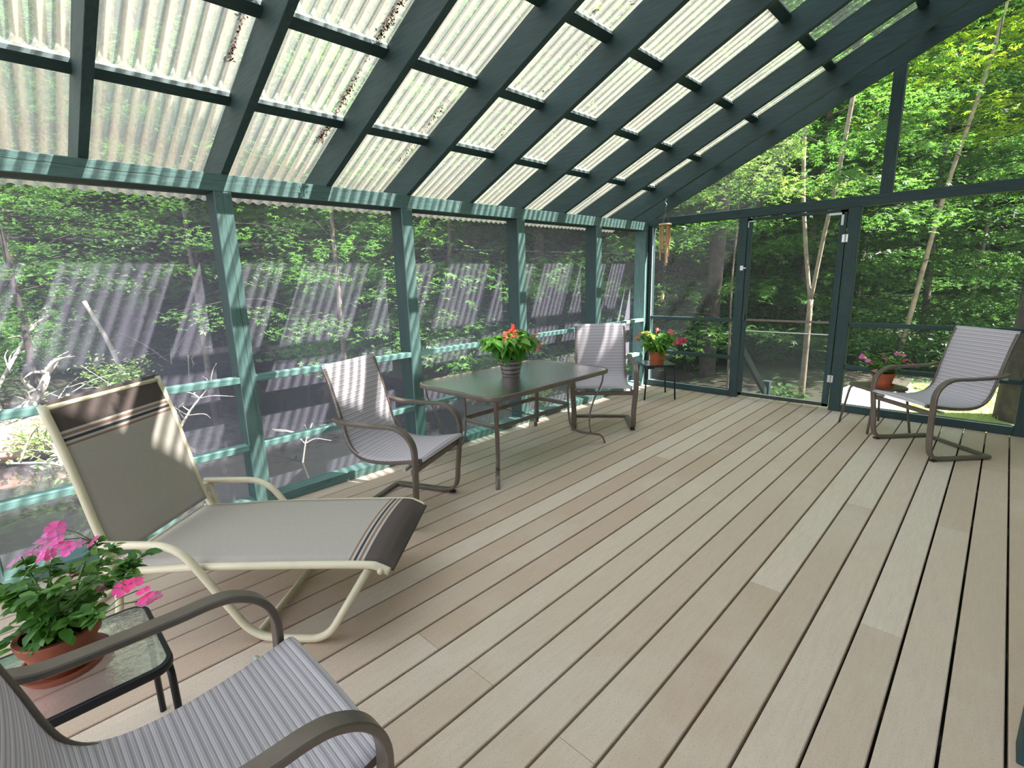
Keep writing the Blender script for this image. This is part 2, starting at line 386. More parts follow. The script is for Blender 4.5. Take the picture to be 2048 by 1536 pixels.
for a_, c in spans:
    MB().box((-.070, a_, .813), (-.001, c, .851)).build('rail', 'lit_rail_y', wl, bevel=.003)  # rails paler still, sunlight painted into their colour
    MB().box((-.070, a_, .391), (-.001, c, .429)).build('rail', 'lit_rail_y', wl, bevel=.003)
    MB().add([(-.152, a_-.02, .03), (-.152, c+.02, .03), (-.152, c+.02, 1.93), (-.152, a_-.02, 1.93)], [(0, 1, 2, 3)]).build('window_screen', 'screen_mesh', wl)
# ------------------------------------------------------------ end wall
we = empty('wall_end', kind='structure')
def ep(x0, x1, z0, z1, n, mat, d=.09, y0=0): return MB().box((x0, y0, z0), (x1, y0+d, z1)).build(n, mat, we, bevel=.004)
ep(-.15, -.0, 0, 2.0, 'corner_post', 'green_z'); ep(.0, .05, .062, 1.9456, 'stud', 'green_z', .07, .02)
ep(1.068, 1.158, 0, 1.9456, 'post', 'green_z'); ep(2.0578, 2.155, 0, 1.9456, 'post', 'green_z')
ep(3.388, 3.48, 0, 1.9456, 'post', 'green_z', .09, -.01)
ep(.0, XR, 1.9456, 2.0349, 'header', 'green_x', .09, -.003)
ep(.0, 1.068, 0, .07, 'bottom_plate', 'green_x'); ep(2.155, 3.388, 0, .07, 'bottom_plate', 'green_x')
for z0, z1 in ((.842, .881), (.425, .464)):
    ep(.05, 1.068, z0, z1, 'rail', 'green_x', .05, .01); ep(2.155, 3.388, z0, z1, 'rail', 'green_x', .05, .01)
    ep(3.48, XR, z0, z1, 'rail', 'green_x', .05, .01)
ep(3.48, XR, 0, .07, 'bottom_plate', 'green_x')
MB().prism([(2.2789, 2.035), (2.3674, 2.035), (2.3674, ZT+TAN*2.3674), (2.2789, ZT+TAN*2.2789)], 'y', .0, .09).build('stud', 'green_z', we, bevel=.003)
for x0, x1, z0, z1 in ((.0, 1.1, .02, 1.96), (2.12, 3.42, .02, 1.96), (3.44, XR, .02, 1.96)):
    MB().add([(x0, .075, z0), (x1, .075, z0), (x1, .075, z1), (x0, .075, z1)], [(0, 1, 2, 3)]).build('window_screen', 'screen_clean', we)
MB().add([(.06, .075, 2.02), (XR, .075, 2.02), (XR, .075, ZT+TAN*XR+.1), (.06, .075, ZT+TAN*.06+.1)], [(0, 1, 2, 3)]).build('window_screen', 'screen_clean', we)
# pale spline along the screens' edges
sp = MB()
for x0, x1 in ((.055, 1.062), (2.16, 3.38)): sp.box((x0, .012, .0705), (x1, .018, .0745))
sp.box((.052, .010, .07), (.057, .02, 1.94)); sp.build('screen_spline', 'white_paint', we)

# ------------------------------------------------------------ screen door
door = empty('door_1', (1.165, 0, 0), kind='structure')
def dp(x0, x1, z0, z1, n, mat='green_z', y0=.004, d=.03, par=None, bev=.003):
    return MB().box((x0-1.165, y0, z0), (x1-1.165, y0+d, z1)).build(n, mat, par or door, bevel=bev)
dp(1.165, 1.205, .03, 1.93, 'stile'); dp(1.995, 2.050, .03, 1.93, 'stile')
dp(1.165, 2.050, 1.905, 1.935, 'top_rail', 'green_x'); dp(1.165, 2.050, .03, .062, 'bottom_rail', 'alu_dark')
dp(1.205, 1.995, .862, .885, 'push_bar', 'bronze', .0, .012); dp(1.205, 1.995, .748, .760, 'panel_trim', 'steel', .006, .012); dp(1.205, 1.995, .064, .074, 'panel_trim', 'steel', .006, .012)
MB().add([(.03, .02, .06), (.84, .02, .06), (.84, .02, 1.91), (.03, .02, 1.91)], [(0, 1, 2, 3)]).build('door_screen', 'screen_clean', door)
MB().add([(.04, .015, .066), (.83, .015, .066), (.83, .015, .752), (.04, .015, .752)], [(0, 1, 2, 3)]).build('kick_mesh', 'pet_mesh', door)
for z_ in (1.668, .32):
    h = MB().box((.862, -.004, z_-.035), (.884, .004, z_+.035)).box((.895, -.006, z_-.035), (.911, .0, z_+.035)); h.tube([(.8895, -.004, z_-.04), (.8895, -.004, z_+.04)], .004, 8)
    h.build('hinge', 'steel', door, bevel=.001)
MB().box((.735, -.001, 1.885), (.862, .004, 1.905)).box((.842, -.001, 1.79), (.862, .004, 1.905)).build('corner_bracket', 'white_paint', door)
MB().box((0, -.001, 1.895), (.07, .004, 1.905)).box((0, -.001, 1.84), (.008, .004, 1.905)).build('corner_bracket', 'white_paint', door)
la = MB().box((-.055, -.01, 1.40), (-.02, .0, 1.45)); la.box((-.02, -.018, 1.418), (.012, -.006, 1.43)); la.build('latch', 'steel', door, bevel=.002)
MB().box((.004, -.02, .87), (.03, .004, .93)).build('handle', 'alu_dark', door, bevel=.003)
# ------------------------------------------------------------ ceiling: rafters, purlins, roofing
ce = empty('ceiling', kind='structure')
XE = -.62
def raf(y0, y1):
    p = [(-.40, 1.935), (-.13, 1.935), (XR+.1, ZT+TAN*(XR+.1)), (XR+.1, ZT+OFF+TAN*(XR+.1)), (-.40, ZT+OFF-TAN*.40)]
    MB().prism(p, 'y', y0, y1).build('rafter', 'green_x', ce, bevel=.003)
RY = [-.377-.61*k for k in range(13)]
for y_ in RY: raf(y_-.04, y_)
raf(.0, .04)
ends = RY+[.04]
bays = [(RY[i+1], RY[i]-.04) for i in range(12)]+[(RY[0], 0.)]
PXs = [.235, .735, 1.27, 1.87, 2.45, 3.05, 3.65, 4.2]
for a_, c in bays:
    st = MB()
    for x_ in PXs:
        zt = ZT+OFF+TAN*x_; M = Matrix.Translation((x_, 0, zt)) @ Matrix.Rotation(-math.atan(TAN), 4, 'Y')
        MB().box((-.0, a_, -.026), (.066, c, -.002), M).build('purlin', 'green_y', ce)
        st.box((.050, a_, -.0015), (.0665, c, .012), M)  # added pale strip standing in for the purlin's sunlit upslope face
    st.build('purlin_lit_edge', 'purlin_lit_edge', ce)
# corrugated sheets, one per bay, lapped over every rafter
edges = [.10]+[y_-.02 for y_ in RY]+[YB]
for i in range(len(edges)-1):
    y1, y0 = edges[i]+.035, edges[i+1]
    ys = np.arange(y0, y1+.001, .0667/10); xs = [-.60, .1, .8, 1.5, 2.3, 3.2, XR+.15]; b_ = MB()
    hz = .0075*np.sin(ys*2*np.pi/.0667)+.0135+(.0016 if i % 2 else 0)
    for x_ in xs: b_.v += [(x_, float(yy), ZT+OFF+TAN*x_+float(h_)) for yy, h_ in zip(ys, hz)]
    b_.uv = [(0, 0)]*len(b_.v); n = len(ys)
    b_.f = [(q*n+i_, (q+1)*n+i_, (q+1)*n+i_+1, q*n+i_+1) for q in range(len(xs)-1) for i_ in range(n-1)]
    b_.build('roof_sheet', 'roofing', ce, smooth=True)
# rotting litter caught in the laps
rg = np.random.default_rng(3)
db = MB()
for yk, x0, x1, dn in ((RY[7]-.085, .45, 2.0, 2600), (RY[6]-.085, .05, 2.2, 3800), (RY[5]-.085, 0, .6, 300), (RY[8]-.085, .6, 1.6, 300), (RY[4]-.085, 0, 1.5, 200)):
    xs = rg.uniform(x0, x1, dn); dens = (np.sin(xs*7+yk*9)+np.sin(xs*17)+2)/4
    for x_, q in zip(xs, dens):
        if rg.random() > q: continue
        y_ = yk+rg.normal(0, .006+.010*q); s_ = rg.uniform(.003, .010); z_ = ZT+OFF+TAN*x_+.012+rg.uniform(0, .01)
        a1, a2 = rg.normal(0, 1, 3), rg.normal(0, 1, 3); a1 /= np.linalg.norm(a1); a2 /= np.linalg.norm(a2)
        P = np.array([x_, y_, z_]); db.add([P-a1*s_, P-a2*s_*.6, P+a1*s_, P+a2*s_*.6], [(0, 1, 2, 3)])
tag(db.build('leaf_litter', 'debris', ce), kind='stuff')
LF = [(0, .0), (.3, .12), (.12, .22), (.35, .45), (.14, .42), (.0, .75), (-.14, .42), (-.35, .45), (-.12, .22), (-.3, .12)]
m_ = MB().add([(x_*.09, y_*.09, .004*math.sin(9*x_)) for x_, y_ in LF], [tuple(range(10))])
fl_ = m_.build('fallen_leaf', 'leaf_yellow'); fl_.location = (1.39, -3.08, ZT+OFF+TAN*1.39+.028); fl_.rotation_euler = (0, -math.atan(TAN), .7)
tag(fl_, 'single yellow fallen maple leaf lying on top of the corrugated roof sheet', 'leaf')

# ------------------------------------------------------------ inside post and house side (right, mostly out of frame)
MB().box((3.39, -3.89, 0), (3.48, -3.80, ZT+TAN*3.39)).build('post', 'green_z', we, bevel=.004)
wr = empty('wall_right', kind='structure')
cl = MB()
for i in range(65): cl.box((XR+.02, YB, i*.12-.4), (XR+.045-.01*(i % 1), 3.0, i*.12-.283))
cl.build('cladding', 'siding', wr)
MB().box((XR+.05, YB-1, -.8), (XR+7, 3.0, 7.40)).build('house_wall', 'siding', wr)
MB().prism([(XR-.02, 7.41), (XR+3.5, 8.9), (XR+7.4, 7.41)], 'y', YB-1.3, 3.3).build('house_roof', 'shingle', wr)

# ------------------------------------------------------------ furniture: sling chairs
def chair_proto():
    root = empty('patio_chair')
    wf, ws, wa = .266, .236, .280
    for sd in (-1, 1):
        y_ = wa*sd
        pts = [(-.475, y_, .625), (-.40, y_, .607), (-.2, y_, .602), (-.10, y_, .603), (-.045, y_, .590), (.005, y_, .555), (.035, y_, .50), (.04, y_, .42),
               (.022, wf*sd, .2), (.012, wf*sd, .10), (-.01, wf*sd, .045), (-.06, wf*sd, .020), (-.14, wf*sd, .016), (-.3, wf*sd, .016), (-.455, wf*sd, .016)]
        MB().sweep(curve(pts, 6), RR(.045, .019, .0035, 1), (0, 1, 0)).build('arm_frame', 'bronze', root, smooth=True).modifiers.new('e', 'EDGE_SPLIT').split_angle = R(32)
        rail = [(-.548, ws*sd, .905), (-.515, ws*sd, .80), (-.465, ws*sd, .62), (-.435, ws*sd, .50), (-.405, ws*sd, .435), (-.35, ws*sd, .392), (-.27, ws*sd, .375), (-.15, ws*sd, .380), (0, ws*sd, .400), (.055, ws*sd, .408)]
        MB().sweep(curve(rail, 5), RR(.014, .026, .005, 3), (0, 1, 0)).build('side_rail', 'bronze', root, smooth=True)
        MB().box((-.485, min(y_, ws*sd), .585), (-.465, max(y_, ws*sd), .603)).build('arm_bracket', 'steel', root)
        MB().tube([(-.02, ws*sd, .372), (-.02, (wa+.02)*sd, .372)], .012, 10).build('pivot_bolt', 'steel', root)
        MB().box((-.045, wf*sd-.020, .0), (-.012, wf*sd+.020, .012)).build('foot_cap', 'bronze_dark', root)
    MB().sweep([(-.455, -wf, .016), (-.455, wf, .016)], RR(.018, .036, .006, 3), (0, 0, 1)).build('base_bar', 'bronze', root)
    MB().sweep([(.02, -wa, .355), (.02, wa, .355)], RR(.034, .018, .005, 3), (0, 0, 1)).build('seat_bar', 'bronze', root)
    MB().sweep([(-.555, -ws, .870), (-.555, ws, .870)], RR(.014, .014, .004, 3), (0, 0, 1)).build('top_bar', 'bronze', root)
    prof = [(-.556, 0, .915), (-.515, 0, .80), (-.468, 0, .62), (-.44, 0, .50), (-.412, 0, .44), (-.355, 0, .396), (-.27, 0, .378), (-.15, 0, .382), (0, 0, .404), (.055, 0, .415), (.072, 0, .400)]
    P = curve(prof, 5); m_ = MB(); L = 0; K = 13
    for i, p in enumerate(P):
        if i: L += (p-P[i-1]).length
        for q in range(K):
            t = q/(K-1)*2-1; sag = .012*(1-t*t)*min(1, i/6.)*min(1, (len(P)-1-i)/6.)
            tn = (P[min(i+1, len(P)-1)]-P[max(i-1, 0)]).normalized(); nn = Vector((tn.z, 0, -tn.x))
            pp = p-nn*sag+Vector((.002, 0, .010)); m_.v.append((pp.x, t*(ws+.009), pp.z)); m_.uv.append((t*(ws+.009)+.3, L))
    m_.f = [(i*K+q, i*K+q+1, (i+1)*K+q+1, (i+1)*K+q) for i in range(len(P)-1) for q in range(K-1)]
    o = m_.build('sling', 'sling_fabric', root, smooth=True); md = o.modifiers.new('t', 'SOLIDIFY'); md.thickness = .003; md.offset = 0
    return root
CH = [((.855, -3.989, 0), .419, 'sling chair with streaks of sun on its back, between the lounger and the glass table'),
      ((.718, -1.990, 0), -.901, 'sling chair facing the camera between the glass table and the corner plant stand'),
      ((2.756, -.957, 0), -2.317, 'sling chair by itself at the right in front of the end wall screens'),
      ((2.138, -5.333, 0), 1.564, 'sling chair nearest the camera, cut off at the bottom left')]
c0 = chair_proto()
for i, (l, a_, lb) in enumerate(CH):
    o = c0 if i == 0 else copy_tree(c0)
    o.location = l; o.rotation_euler = (0, 0, a_); tag(o, lb, 'chair', 'matching sling chairs on the porch')

# ------------------------------------------------------------ lounger
lr = empty('chaise_longue', (1.479, -4.550, 0), .707, label='cream tube lounger with beige sling, dark brown ends and raised back', cat='lounger')
H = .286; T = .0155
for sd in (-1, 1):
    y_ = H*sd; yo = (H+.035)*sd
    MB().tube(fillet([(-1.19, yo, .411), (-.862, yo, .415), (-.60, yo, .0165), (-.305, yo, .0165), (-.125, y_, .305)], [.10, .09, .07], 6), T, 12).build('arm_and_leg', 'cream', lr, smooth=True)
    MB().tube(curve([(-1.20, y_, .282), (-1.04, y_, .285), (-.8, y_, .302), (-.5, y_, .312), (-.25, y_, .318), (-.12, y_, .318), (-.085, y_, .309), (-.045, y_, .290)], 4), T, 12).build('seat_rail', 'cream', lr, smooth=True)
    MB().tube(curve([(-1.135, y_, .265), (-1.16, y_, .32), (-1.205, y_, .45), (-1.24, y_, .62), (-1.28, y_, .80), (-1.325, y_, .965)], 4), T, 12).build('back_rail', 'cream', lr, smooth=True)
    MB().box((-1.19, min(y_, yo)-.004, .37), (-1.16, max(y_, yo)+.004, .41)).build('hinge_bracket', 'cream', lr, bevel=.003)
    MB().tube(fillet([(-1.17, yo, .40), (-1.13, yo, .16), (-1.20, yo, .017), (-1.45, yo, .017)], .08, 5), T*.9, 12).build('rear_leg', 'cream', lr, smooth=True)
for n_, x_, z_ in (('crossbar', -.075, .30), ('crossbar', -1.19, .285), ('crossbar', -.60, .0165)):
    MB().tube([(x_, -H-.02, z_), (x_, H+.02, z_)], T*.8, 10).build(n_, 'cream', lr, smooth=True)
MB().tube([(-1.32, -H, .95), (-1.32, H, .95)], T*.7, 10).build('top_bar', 'cream', lr, smooth=True)
MB().tube([(-1.45, -H-.03, .017), (-1.45, H+.03, .017)], T*.8, 10).build('crossbar', 'cream', lr, smooth=True)
def sheet(prof, w, sag, name, mat, par, v0=0):
    P = curve(prof, 6); m_ = MB(); L = v0; K = 13
    for i, p in enumerate(P):
        if i: L += (p-P[i-1]).length
        tn = (P[min(i+1, len(P)-1)]-P[max(i-1, 0)]).normalized(); nn = Vector((tn.z, 0, -tn.x)); e = min(1, i/5)*min(1, (len(P)-1-i)/5)
        for q in range(K):
            t = q/(K-1)*2-1; pp = p+nn*sag*(1-t*t)*e; m_.v.append((pp.x, t*w, pp.z)); m_.uv.append((t*w, L))
    m_.f = [(i*K+q, i*K+q+1, (i+1)*K+q+1, (i+1)*K+q) for i in range(len(P)-1) for q in range(K-1)]
    o = m_.build(name, mat, par, smooth=True); md = o.modifiers.new('t', 'SOLIDIFY'); md.thickness = .003; md.offset = 0; return o
sheet([(-.030, 0, .292), (-.08, 0, .318), (-.12, 0, .330), (-.25, 0, .330), (-.5, 0, .325), (-.8, 0, .316), (-1.04, 0, .299), (-1.17, 0, .296)], H-.004, .022, 'seat_sling', 'lounger_fabric', lr)
sheet([(-1.328, 0, .975), (-1.272, 0, .80), (-1.232, 0, .62), (-1.197, 0, .45), (-1.160, 0, .335)], H-.002, -.02, 'back_sling', 'lounger_fabric', lr)

# ------------------------------------------------------------ glass dining table
TX, TY, TZ = .53, -2.90, .64
tb = empty('dining_table', (TX, TY, 0), label='rectangular glass table with bronze rim and curved legs, striped pot on it', cat='table')
def rrect(hx, hy, r, z_, n=10):
    out = []
    for cx, cy, a0 in ((hx-r, hy-r, 0), (-hx+r, hy-r, 90), (-hx+r, -hy+r, 180), (hx-r, -hy+r, 270)):
        for i in range(n+1): a = R(a0+90*i/n); out.append(Vector((cx+r*math.cos(a), cy+r*math.sin(a), z_)))
    return out
hx, hy = .433, .69
MB().sweep(rrect(hx-.008, hy-.008, .12, TZ-.016), RR(.034, .018, .006, 3), (0, 0, 1), True).build('table_rim', 'bronze', tb, smooth=True)
g = rrect(hx-.014, hy-.014, .115, 0)
MB().prism([(p.x, p.y) for p in g], 'z', TZ-.010, TZ-.003).build('glass_top', 'glass_table', tb)
MB().sweep(rrect(.19, .43, .07, .345), RR(.032, .012, .004, 2), (0, 0, 1), True).build('brace_ring', 'bronze', tb, smooth=True)
um = [Vector((.035*math.cos(a), .035*math.sin(a), .335)) for a in np.linspace(0, 2*math.pi, 20, endpoint=False)]
MB().tube(um, .004, 8, True).tube([(-.19, 0, .335), (-.035, 0, .335)], .004, 6).tube([(.035, 0, .335), (.19, 0, .335)], .004, 6).build('umbrella_ring', 'bronze', tb, smooth=True)
for qx in (-1, 1):
    for qy in (-1, 1):
        foot = Vector((.390*qx, .632*qy, 0)); ring = Vector((.172*qx, .412*qy, 0)); d = foot-ring; L = d.length; d.normalize(); side = d.cross(Vector((0, 0, 1)))
        def at(r_, z_): return ring+d*r_+Vector((0, 0, z_))
        MB().sweep(curve([at(.02, TZ-.03), at(0, .50), at(0, .36), at(.01, .22), at(.035, .145), at(.10, .105), at(L-.10, .085), at(L-.04, .072), at(L-.012, .04), at(L, .0)], 5), RR(.030, .014, .004, 2), side).build('leg', 'bronze', tb, smooth=True)
        MB().sweep(curve([at(L-.02, TZ-.03), at(L-.03, .52), at(L-.10, .36), at(L-.13, .22), at(L-.12, .098)], 5), RR(.022, .010, .003, 2), side).build('leg_strut', 'bronze', tb, smooth=True)

# ------------------------------------------------------------ side tables
def side_table(loc, rz, hw, h, frame, gl, label, splay=0., sheet_top=False):
    t = empty('side_table', loc, rz, label=label, cat='table')
    MB().sweep(rrect(hw-.008, hw-.008, .045, h-.012), RR(.026, .018, .007, 3), (0, 0, 1), True).build('table_frame', frame, t, smooth=True)
    MB().prism([(p.x, p.y) for p in rrect(hw-.012, hw-.012, .04, 0)], 'z', h-.006, h).build('glass_top' if not sheet_top else 'table_top', gl, t)
    for qx in (-1, 1):
        for qy in (-1, 1):
            c = hw-.012
            p = [((c-.10)*qx, c*qy, h-.03), ((c-.02)*qx, c*qy, h-.03), ((c+splay)*qx, (c+splay)*qy, 0)]
            MB().tube(fillet(p, .045, 6), .0095, 10).build('leg', frame, t, smooth=True)
    return t
side_table((1.530, -5.700, 0), 0, .192, .400, 'black_metal', 'glass_near', 'small black side table with wavy glass top beside the nearest chair')
side_table((.427, -.500, 0), R(45), .184, .395, 'dark_green_metal', 'glass_table', 'small dark glass side table in the far corner of the porch')
side_table((2.500, -.412, 0), R(45), .165, .385, 'bronze', 'bronze', 'small brown side table with splayed legs behind the right-hand chair', .03, True)

# ------------------------------------------------------------ potted plants
rg = np.random.default_rng(11)
def leafmesh(m_, base, dirv, L, w, droop=.2, twist=0., kind='oval'):
    d = Vector(dirv).normalized(); s = d.cross(Vector((0, 0, 1)));
    if s.length < .05: s = Vector((1, 0, 0))
    s.normalize(); n = s.cross(d); s = (s*math.cos(twist)+n*math.sin(twist)).normalized(); n = s.cross(d)
    B = Vector(base)
    if kind == 'oval': st = ((0, 0), (.25, .42), (.55, .5), (.82, .27), (1, 0))
    else: st = ((0, .12), (.12, .55), (.4, .62), (.75, .34), (1, 0))
    mid = [B+d*L*t-Vector((0, 0, 1))*droop*L*t*t for t, _ in st]
    vs_ = []
    for (t, q), c in zip(st, mid): vs_ += [c-s*w*q+n*w*.22*q, c, c+s*w*q*(1 if kind == 'oval' else .8)+n*w*.22*q]
    fs_ = []
    for i in range(4): fs_ += [(3*i, 3*i+1, 3*i+4, 3*i+3), (3*i+1, 3*i+2, 3*i+5, 3*i+4)]
    m_.add(vs_, fs_)
def flower_mesh(m_, c, n, r, pet=5, cup=.15):
    n = Vector(n).normalized(); a = n.orthogonal().normalized(); b_ = n.cross(a); c = Vector(c)
    for i in range(pet):
        t0 = 2*math.pi*i/pet; D_ = lambda t, q, h=0: c+(a*math.cos(t)+b_*math.sin(t))*r*q+n*r*h
        m_.add([D_(t0, .05), D_(t0-.62, .6, cup), D_(t0-.50, .95, cup*.6), D_(t0, .98, cup*.3), D_(t0+.50, .95, cup*.6), D_(t0+.62, .6, cup)], [(0, 1, 2, 3), (0, 3, 4, 5)])
def pot(root, r0, r1, h, mat, rim=True, saucer=None, smat=None, band=.03):
    if rim: pr = [(r0, 0), (r0+(r1-r0)*.72, h-band), (r1-.002, h-band), (r1+.004, h-.004), (r1+.002, h), (r1-.010, h), (r1-.014, h-.03), (.0, h-.03)]
    else: pr = [(r0*.9, 0), (r0, .006), (r1, h-.004), (r1-.002, h), (r1-.010, h), (r1-.014, h-.02), (0, h-.02)]
    MB().lathe(pr, 40).build('pot', mat, root, smooth=False).data.polygons.foreach_set('use_smooth', [False])if False else None
    o = MB().lathe(pr, 40).build('pot', mat, root, smooth=True)
    md = o.modifiers.new('es', 'EDGE_SPLIT'); md.split_angle = R(35)
    if saucer:
        s = MB().lathe([(saucer*.85, -.0), (saucer, .022), (saucer-.006, .022), (saucer*.82, .006), (0, .006)], 40).build('saucer', smat or mat, root, smooth=True); s.modifiers.new('es', 'EDGE_SPLIT').split_angle = R(35)
    MB().lathe([(r1-.016, h-.022), (r1*.5, h-.012), (0, h-.010)], 24).build('soil', 'soil', root, smooth=True)
def impatiens(loc, lab, r0, r1, h, ph, spread, nst, flowers, seed, potmat, lean=(0, 0), scale=1., sauc=None):
    global rg; rg = np.random.default_rng(seed)
    root = empty('potted_impatiens', loc, label=lab, cat='potted plant')
    pot(root, r0, r1, h, potmat, True, sauc, potmat)
    st = MB(); lf = MB(); tips = []
    for i in range(nst):
        a = 2*math.pi*(i+rg.uniform(-.3, .3))/nst; sp = spread*rg.uniform(.35, 1.); hh = ph*rg.uniform(.55, 1.)*(1.15-.5*sp/spread)
        bx, by = r1*.5*math.cos(a)*rg.uniform(.1, 1), r1*.5*math.sin(a)*rg.uniform(.1, 1)
        P = curve([(bx, by, h-.02), (bx+sp*.25*math.cos(a)+lean[0]*.2, by+sp*.25*math.sin(a)+lean[1]*.2, h+hh*.45), (bx+sp*.7*math.cos(a)+lean[0]*.6, by+sp*.7*math.sin(a)+lean[1]*.6, h+hh*.85), (bx+sp*math.cos(a)+lean[0], by+sp*math.sin(a)+lean[1], h+hh)], 5)
        st.tube(P, .0042*scale, 6, r2=.002*scale)
        for q in range(2, len(P)):
            dens = 2 if q < len(P)-3 else 4
            for _ in range(dens):
                aa = rg.uniform(0, 2*math.pi); el = rg.uniform(-.15, .45); L = rg.uniform(.026, .046)*scale
                leafmesh(lf, P[q]+Vector((0, 0, rg.uniform(-.008, .008))), (math.cos(aa)*math.cos(el), math.sin(aa)*math.cos(el), math.sin(el)), L, L*.5, .18, rg.normal(0, .35))
        tips.append(P[-1])
    for _ in range(int(nst*5)):      # low foliage over the rim
        a = rg.uniform(0, 2*math.pi); q = r1*rg.uniform(.2, 1.05); L = rg.uniform(.03, .05)*scale
        leafmesh(lf, (q*math.cos(a), q*math.sin(a), h+rg.uniform(-.005, .05)), (math.cos(a), math.sin(a), rg.uniform(-.1, .5)), L, L*.62, .4, rg.normal(0, .4))
    for (dx, dy, dz, r_, mt) in flowers:
        near = min(tips, key=lambda t: (t-Vector((dx, dy, dz))).length); f = MB(); c = Vector((dx, dy, dz))
        for e in range(2):
            f = MB(); flower_mesh(f, c+Vector((rg.normal(0, .6*r_), rg.normal(0, .6*r_), rg.uniform(-.5*r_, .3*r_))), (rg.normal(0, .4)+.25, rg.normal(0, .4)-.3, 1), r_*rg.uniform(.8, 1.05)); f.build('flower', mt, root, smooth=True)
        st.tube([near-Vector((0, 0, .01)), near*.5+c*.5+Vector((0, 0, .008)), c], .0015, 5)
    st.build('stem', 'stem_green', root, smooth=True); tag(lf.build('foliage', 'leaf_impatiens', root, smooth=True), kind='stuff')
    return root
def begonia(loc, lab, potfn, h, ph, spread, nst, clusters, seed, petals):
    global rg; rg = np.random.default_rng(seed)
    root = empty('potted_begonia', loc, label=lab, cat='potted plant'); potfn(root)
    st = MB(); lf = MB(); tips = []
    for i in range(nst):
        a = 2*math.pi*(i+rg.uniform(-.3, .3))/nst; sp = spread*rg.uniform(.3, 1.); hh = ph*rg.uniform(.6, 1.)*(1.15-.45*sp/spread)
        P = curve([(.02*math.cos(a), .02*math.sin(a), h-.02), (sp*.3*math.cos(a), sp*.3*math.sin(a), h+hh*.5), (sp*.75*math.cos(a), sp*.75*math.sin(a), h+hh*.9), (sp*math.cos(a), sp*math.sin(a), h+hh*.95)], 4)
        st.tube(P, .0045, 6, r2=.0025)
        for q in range(2, len(P)):
            for _ in range(2 if q % 2 else 1):
                aa = a+rg.normal(0, 1.1); el = rg.uniform(-.5, .35); L = rg.uniform(.07, .115)
                leafmesh(lf, P[q], (math.cos(aa)*math.cos(el), math.sin(aa)*math.cos(el), math.sin(el)), L, L*.5, .5, rg.normal(0, .35), 'wing')
        tips.append(P[-1])
    st.build('stem', 'stem_green', root, smooth=True); tag(lf.build('foliage', 'leaf_begonia', root, smooth=True), kind='stuff')
    for (dx, dy, dz, r_) in clusters:
        c = Vector((dx, dy, dz)); near = min(tips, key=lambda t: (t-c).length); f = MB()
        for e in range(9):
            flower_mesh(f, c+Vector((rg.normal(0, .5*r_), rg.normal(0, .5*r_), rg.normal(0, .5*r_))), (rg.normal(0, .7)+.3, rg.normal(0, .7)-.5, rg.normal(0, .5)+.2), r_*.48, 4, .3)
        f.tube([near-Vector((0, 0, .01)), near*.5+c*.5+Vector((0, 0, .01)), c], .0016, 5)
        f.build('flower_cluster', petals[int(rg.integers(len(petals)))], root, smooth=True)
    return root
_v = Vector((CX-1.5, CY+5.7, 0))
def mk_fl(n, rad, z0, z1, r_, mats, seed):
    q = np.random.default_rng(seed); out = []
    for i in range(n):
        a = q.uniform(0, 2*math.pi); p = rad*math.sqrt(q.uniform(.1, 1)); out.append((p*math.cos(a), p*math.sin(a), q.uniform(z0, z1)-(p/rad)*.05, r_*q.uniform(.8, 1.1), mats[int(q.integers(len(mats)))]))
    return out
# nearest: flowers placed towards where the blooms stand
F1 = [(-.14, .0, .30, .022, 'petal_mauve'), (-.10, .03, .33, .024, 'petal_mauve'), (-.12, -.04, .29, .022, 'petal_mauve'), (-.07, .04, .36, .026, 'petal_magenta'), (-.02, .05, .34, .024, 'petal_magenta'), (-.05, .09, .31, .020, 'petal_mauve'),
      (.03, .08, .33, .022, 'petal_magenta'), (-.16, -.13, .26, .022, 'petal_mauve'), (-.12, -.11, .24, .016, 'petal_mauve'), (.16, .14, .24, .024, 'petal_hot'), (.19, .16, .23, .022, 'petal_hot'), (.20, .17, .20, .022, 'petal_mauve'), (.18, .17, .19, .018, 'petal_magenta'),
      (.02, .05, .25, .018, 'petal_magenta'), (.05, .10, .22, .020, 'petal_mauve'), (-.04, .0, .30, .02, 'petal_magenta')]
impatiens((1.515, -5.715, .400), 'terracotta pot of pink impatiens on the black glass side table, lower left', .058, .088, .115, .20, .17, 22, F1, 4, 'terracotta_dark', (.0, .02), 1.0, .098)
F3 = mk_fl(24, .21, .20, .31, .024, ['petal_hot', 'petal_magenta', 'petal_hot', 'petal_mauve'], 8)
impatiens((2.535, -.47, .385), 'terracotta pot of hot pink impatiens on the brown side table, right', .06, .085, .125, .16, .19, 18, F3, 9, 'terracotta', (0, 0), .95, .088)
def pot1(r): pot(r, .070, .094, .140, 'striped_glaze', False)
def pot2(r): pot(r, .068, .098, .135, 'terracotta', True, .085, 'terracotta', .035)
C1 = [(.03, -.05, .27, .036), (.05, -.02, .29, .03), (-.02, -.02, .32, .024), (.13, .13, .27, .030), (.15, .15, .24, .026), (-.16, -.08, .22, .022), (-.13, -.12, .20, .02), (-.03, .06, .38, .015), (.02, .0, .34, .02)]
begonia((.495, -2.945, .637), 'red-flowered begonia in a dark striped glazed pot on the dining table', pot1, .14, .26, .20, 17, [(a_, b_, c_+.01, d_*1.25) for a_, b_, c_, d_ in C1], 21, ['petal_red', 'petal_red', 'petal_pink'])
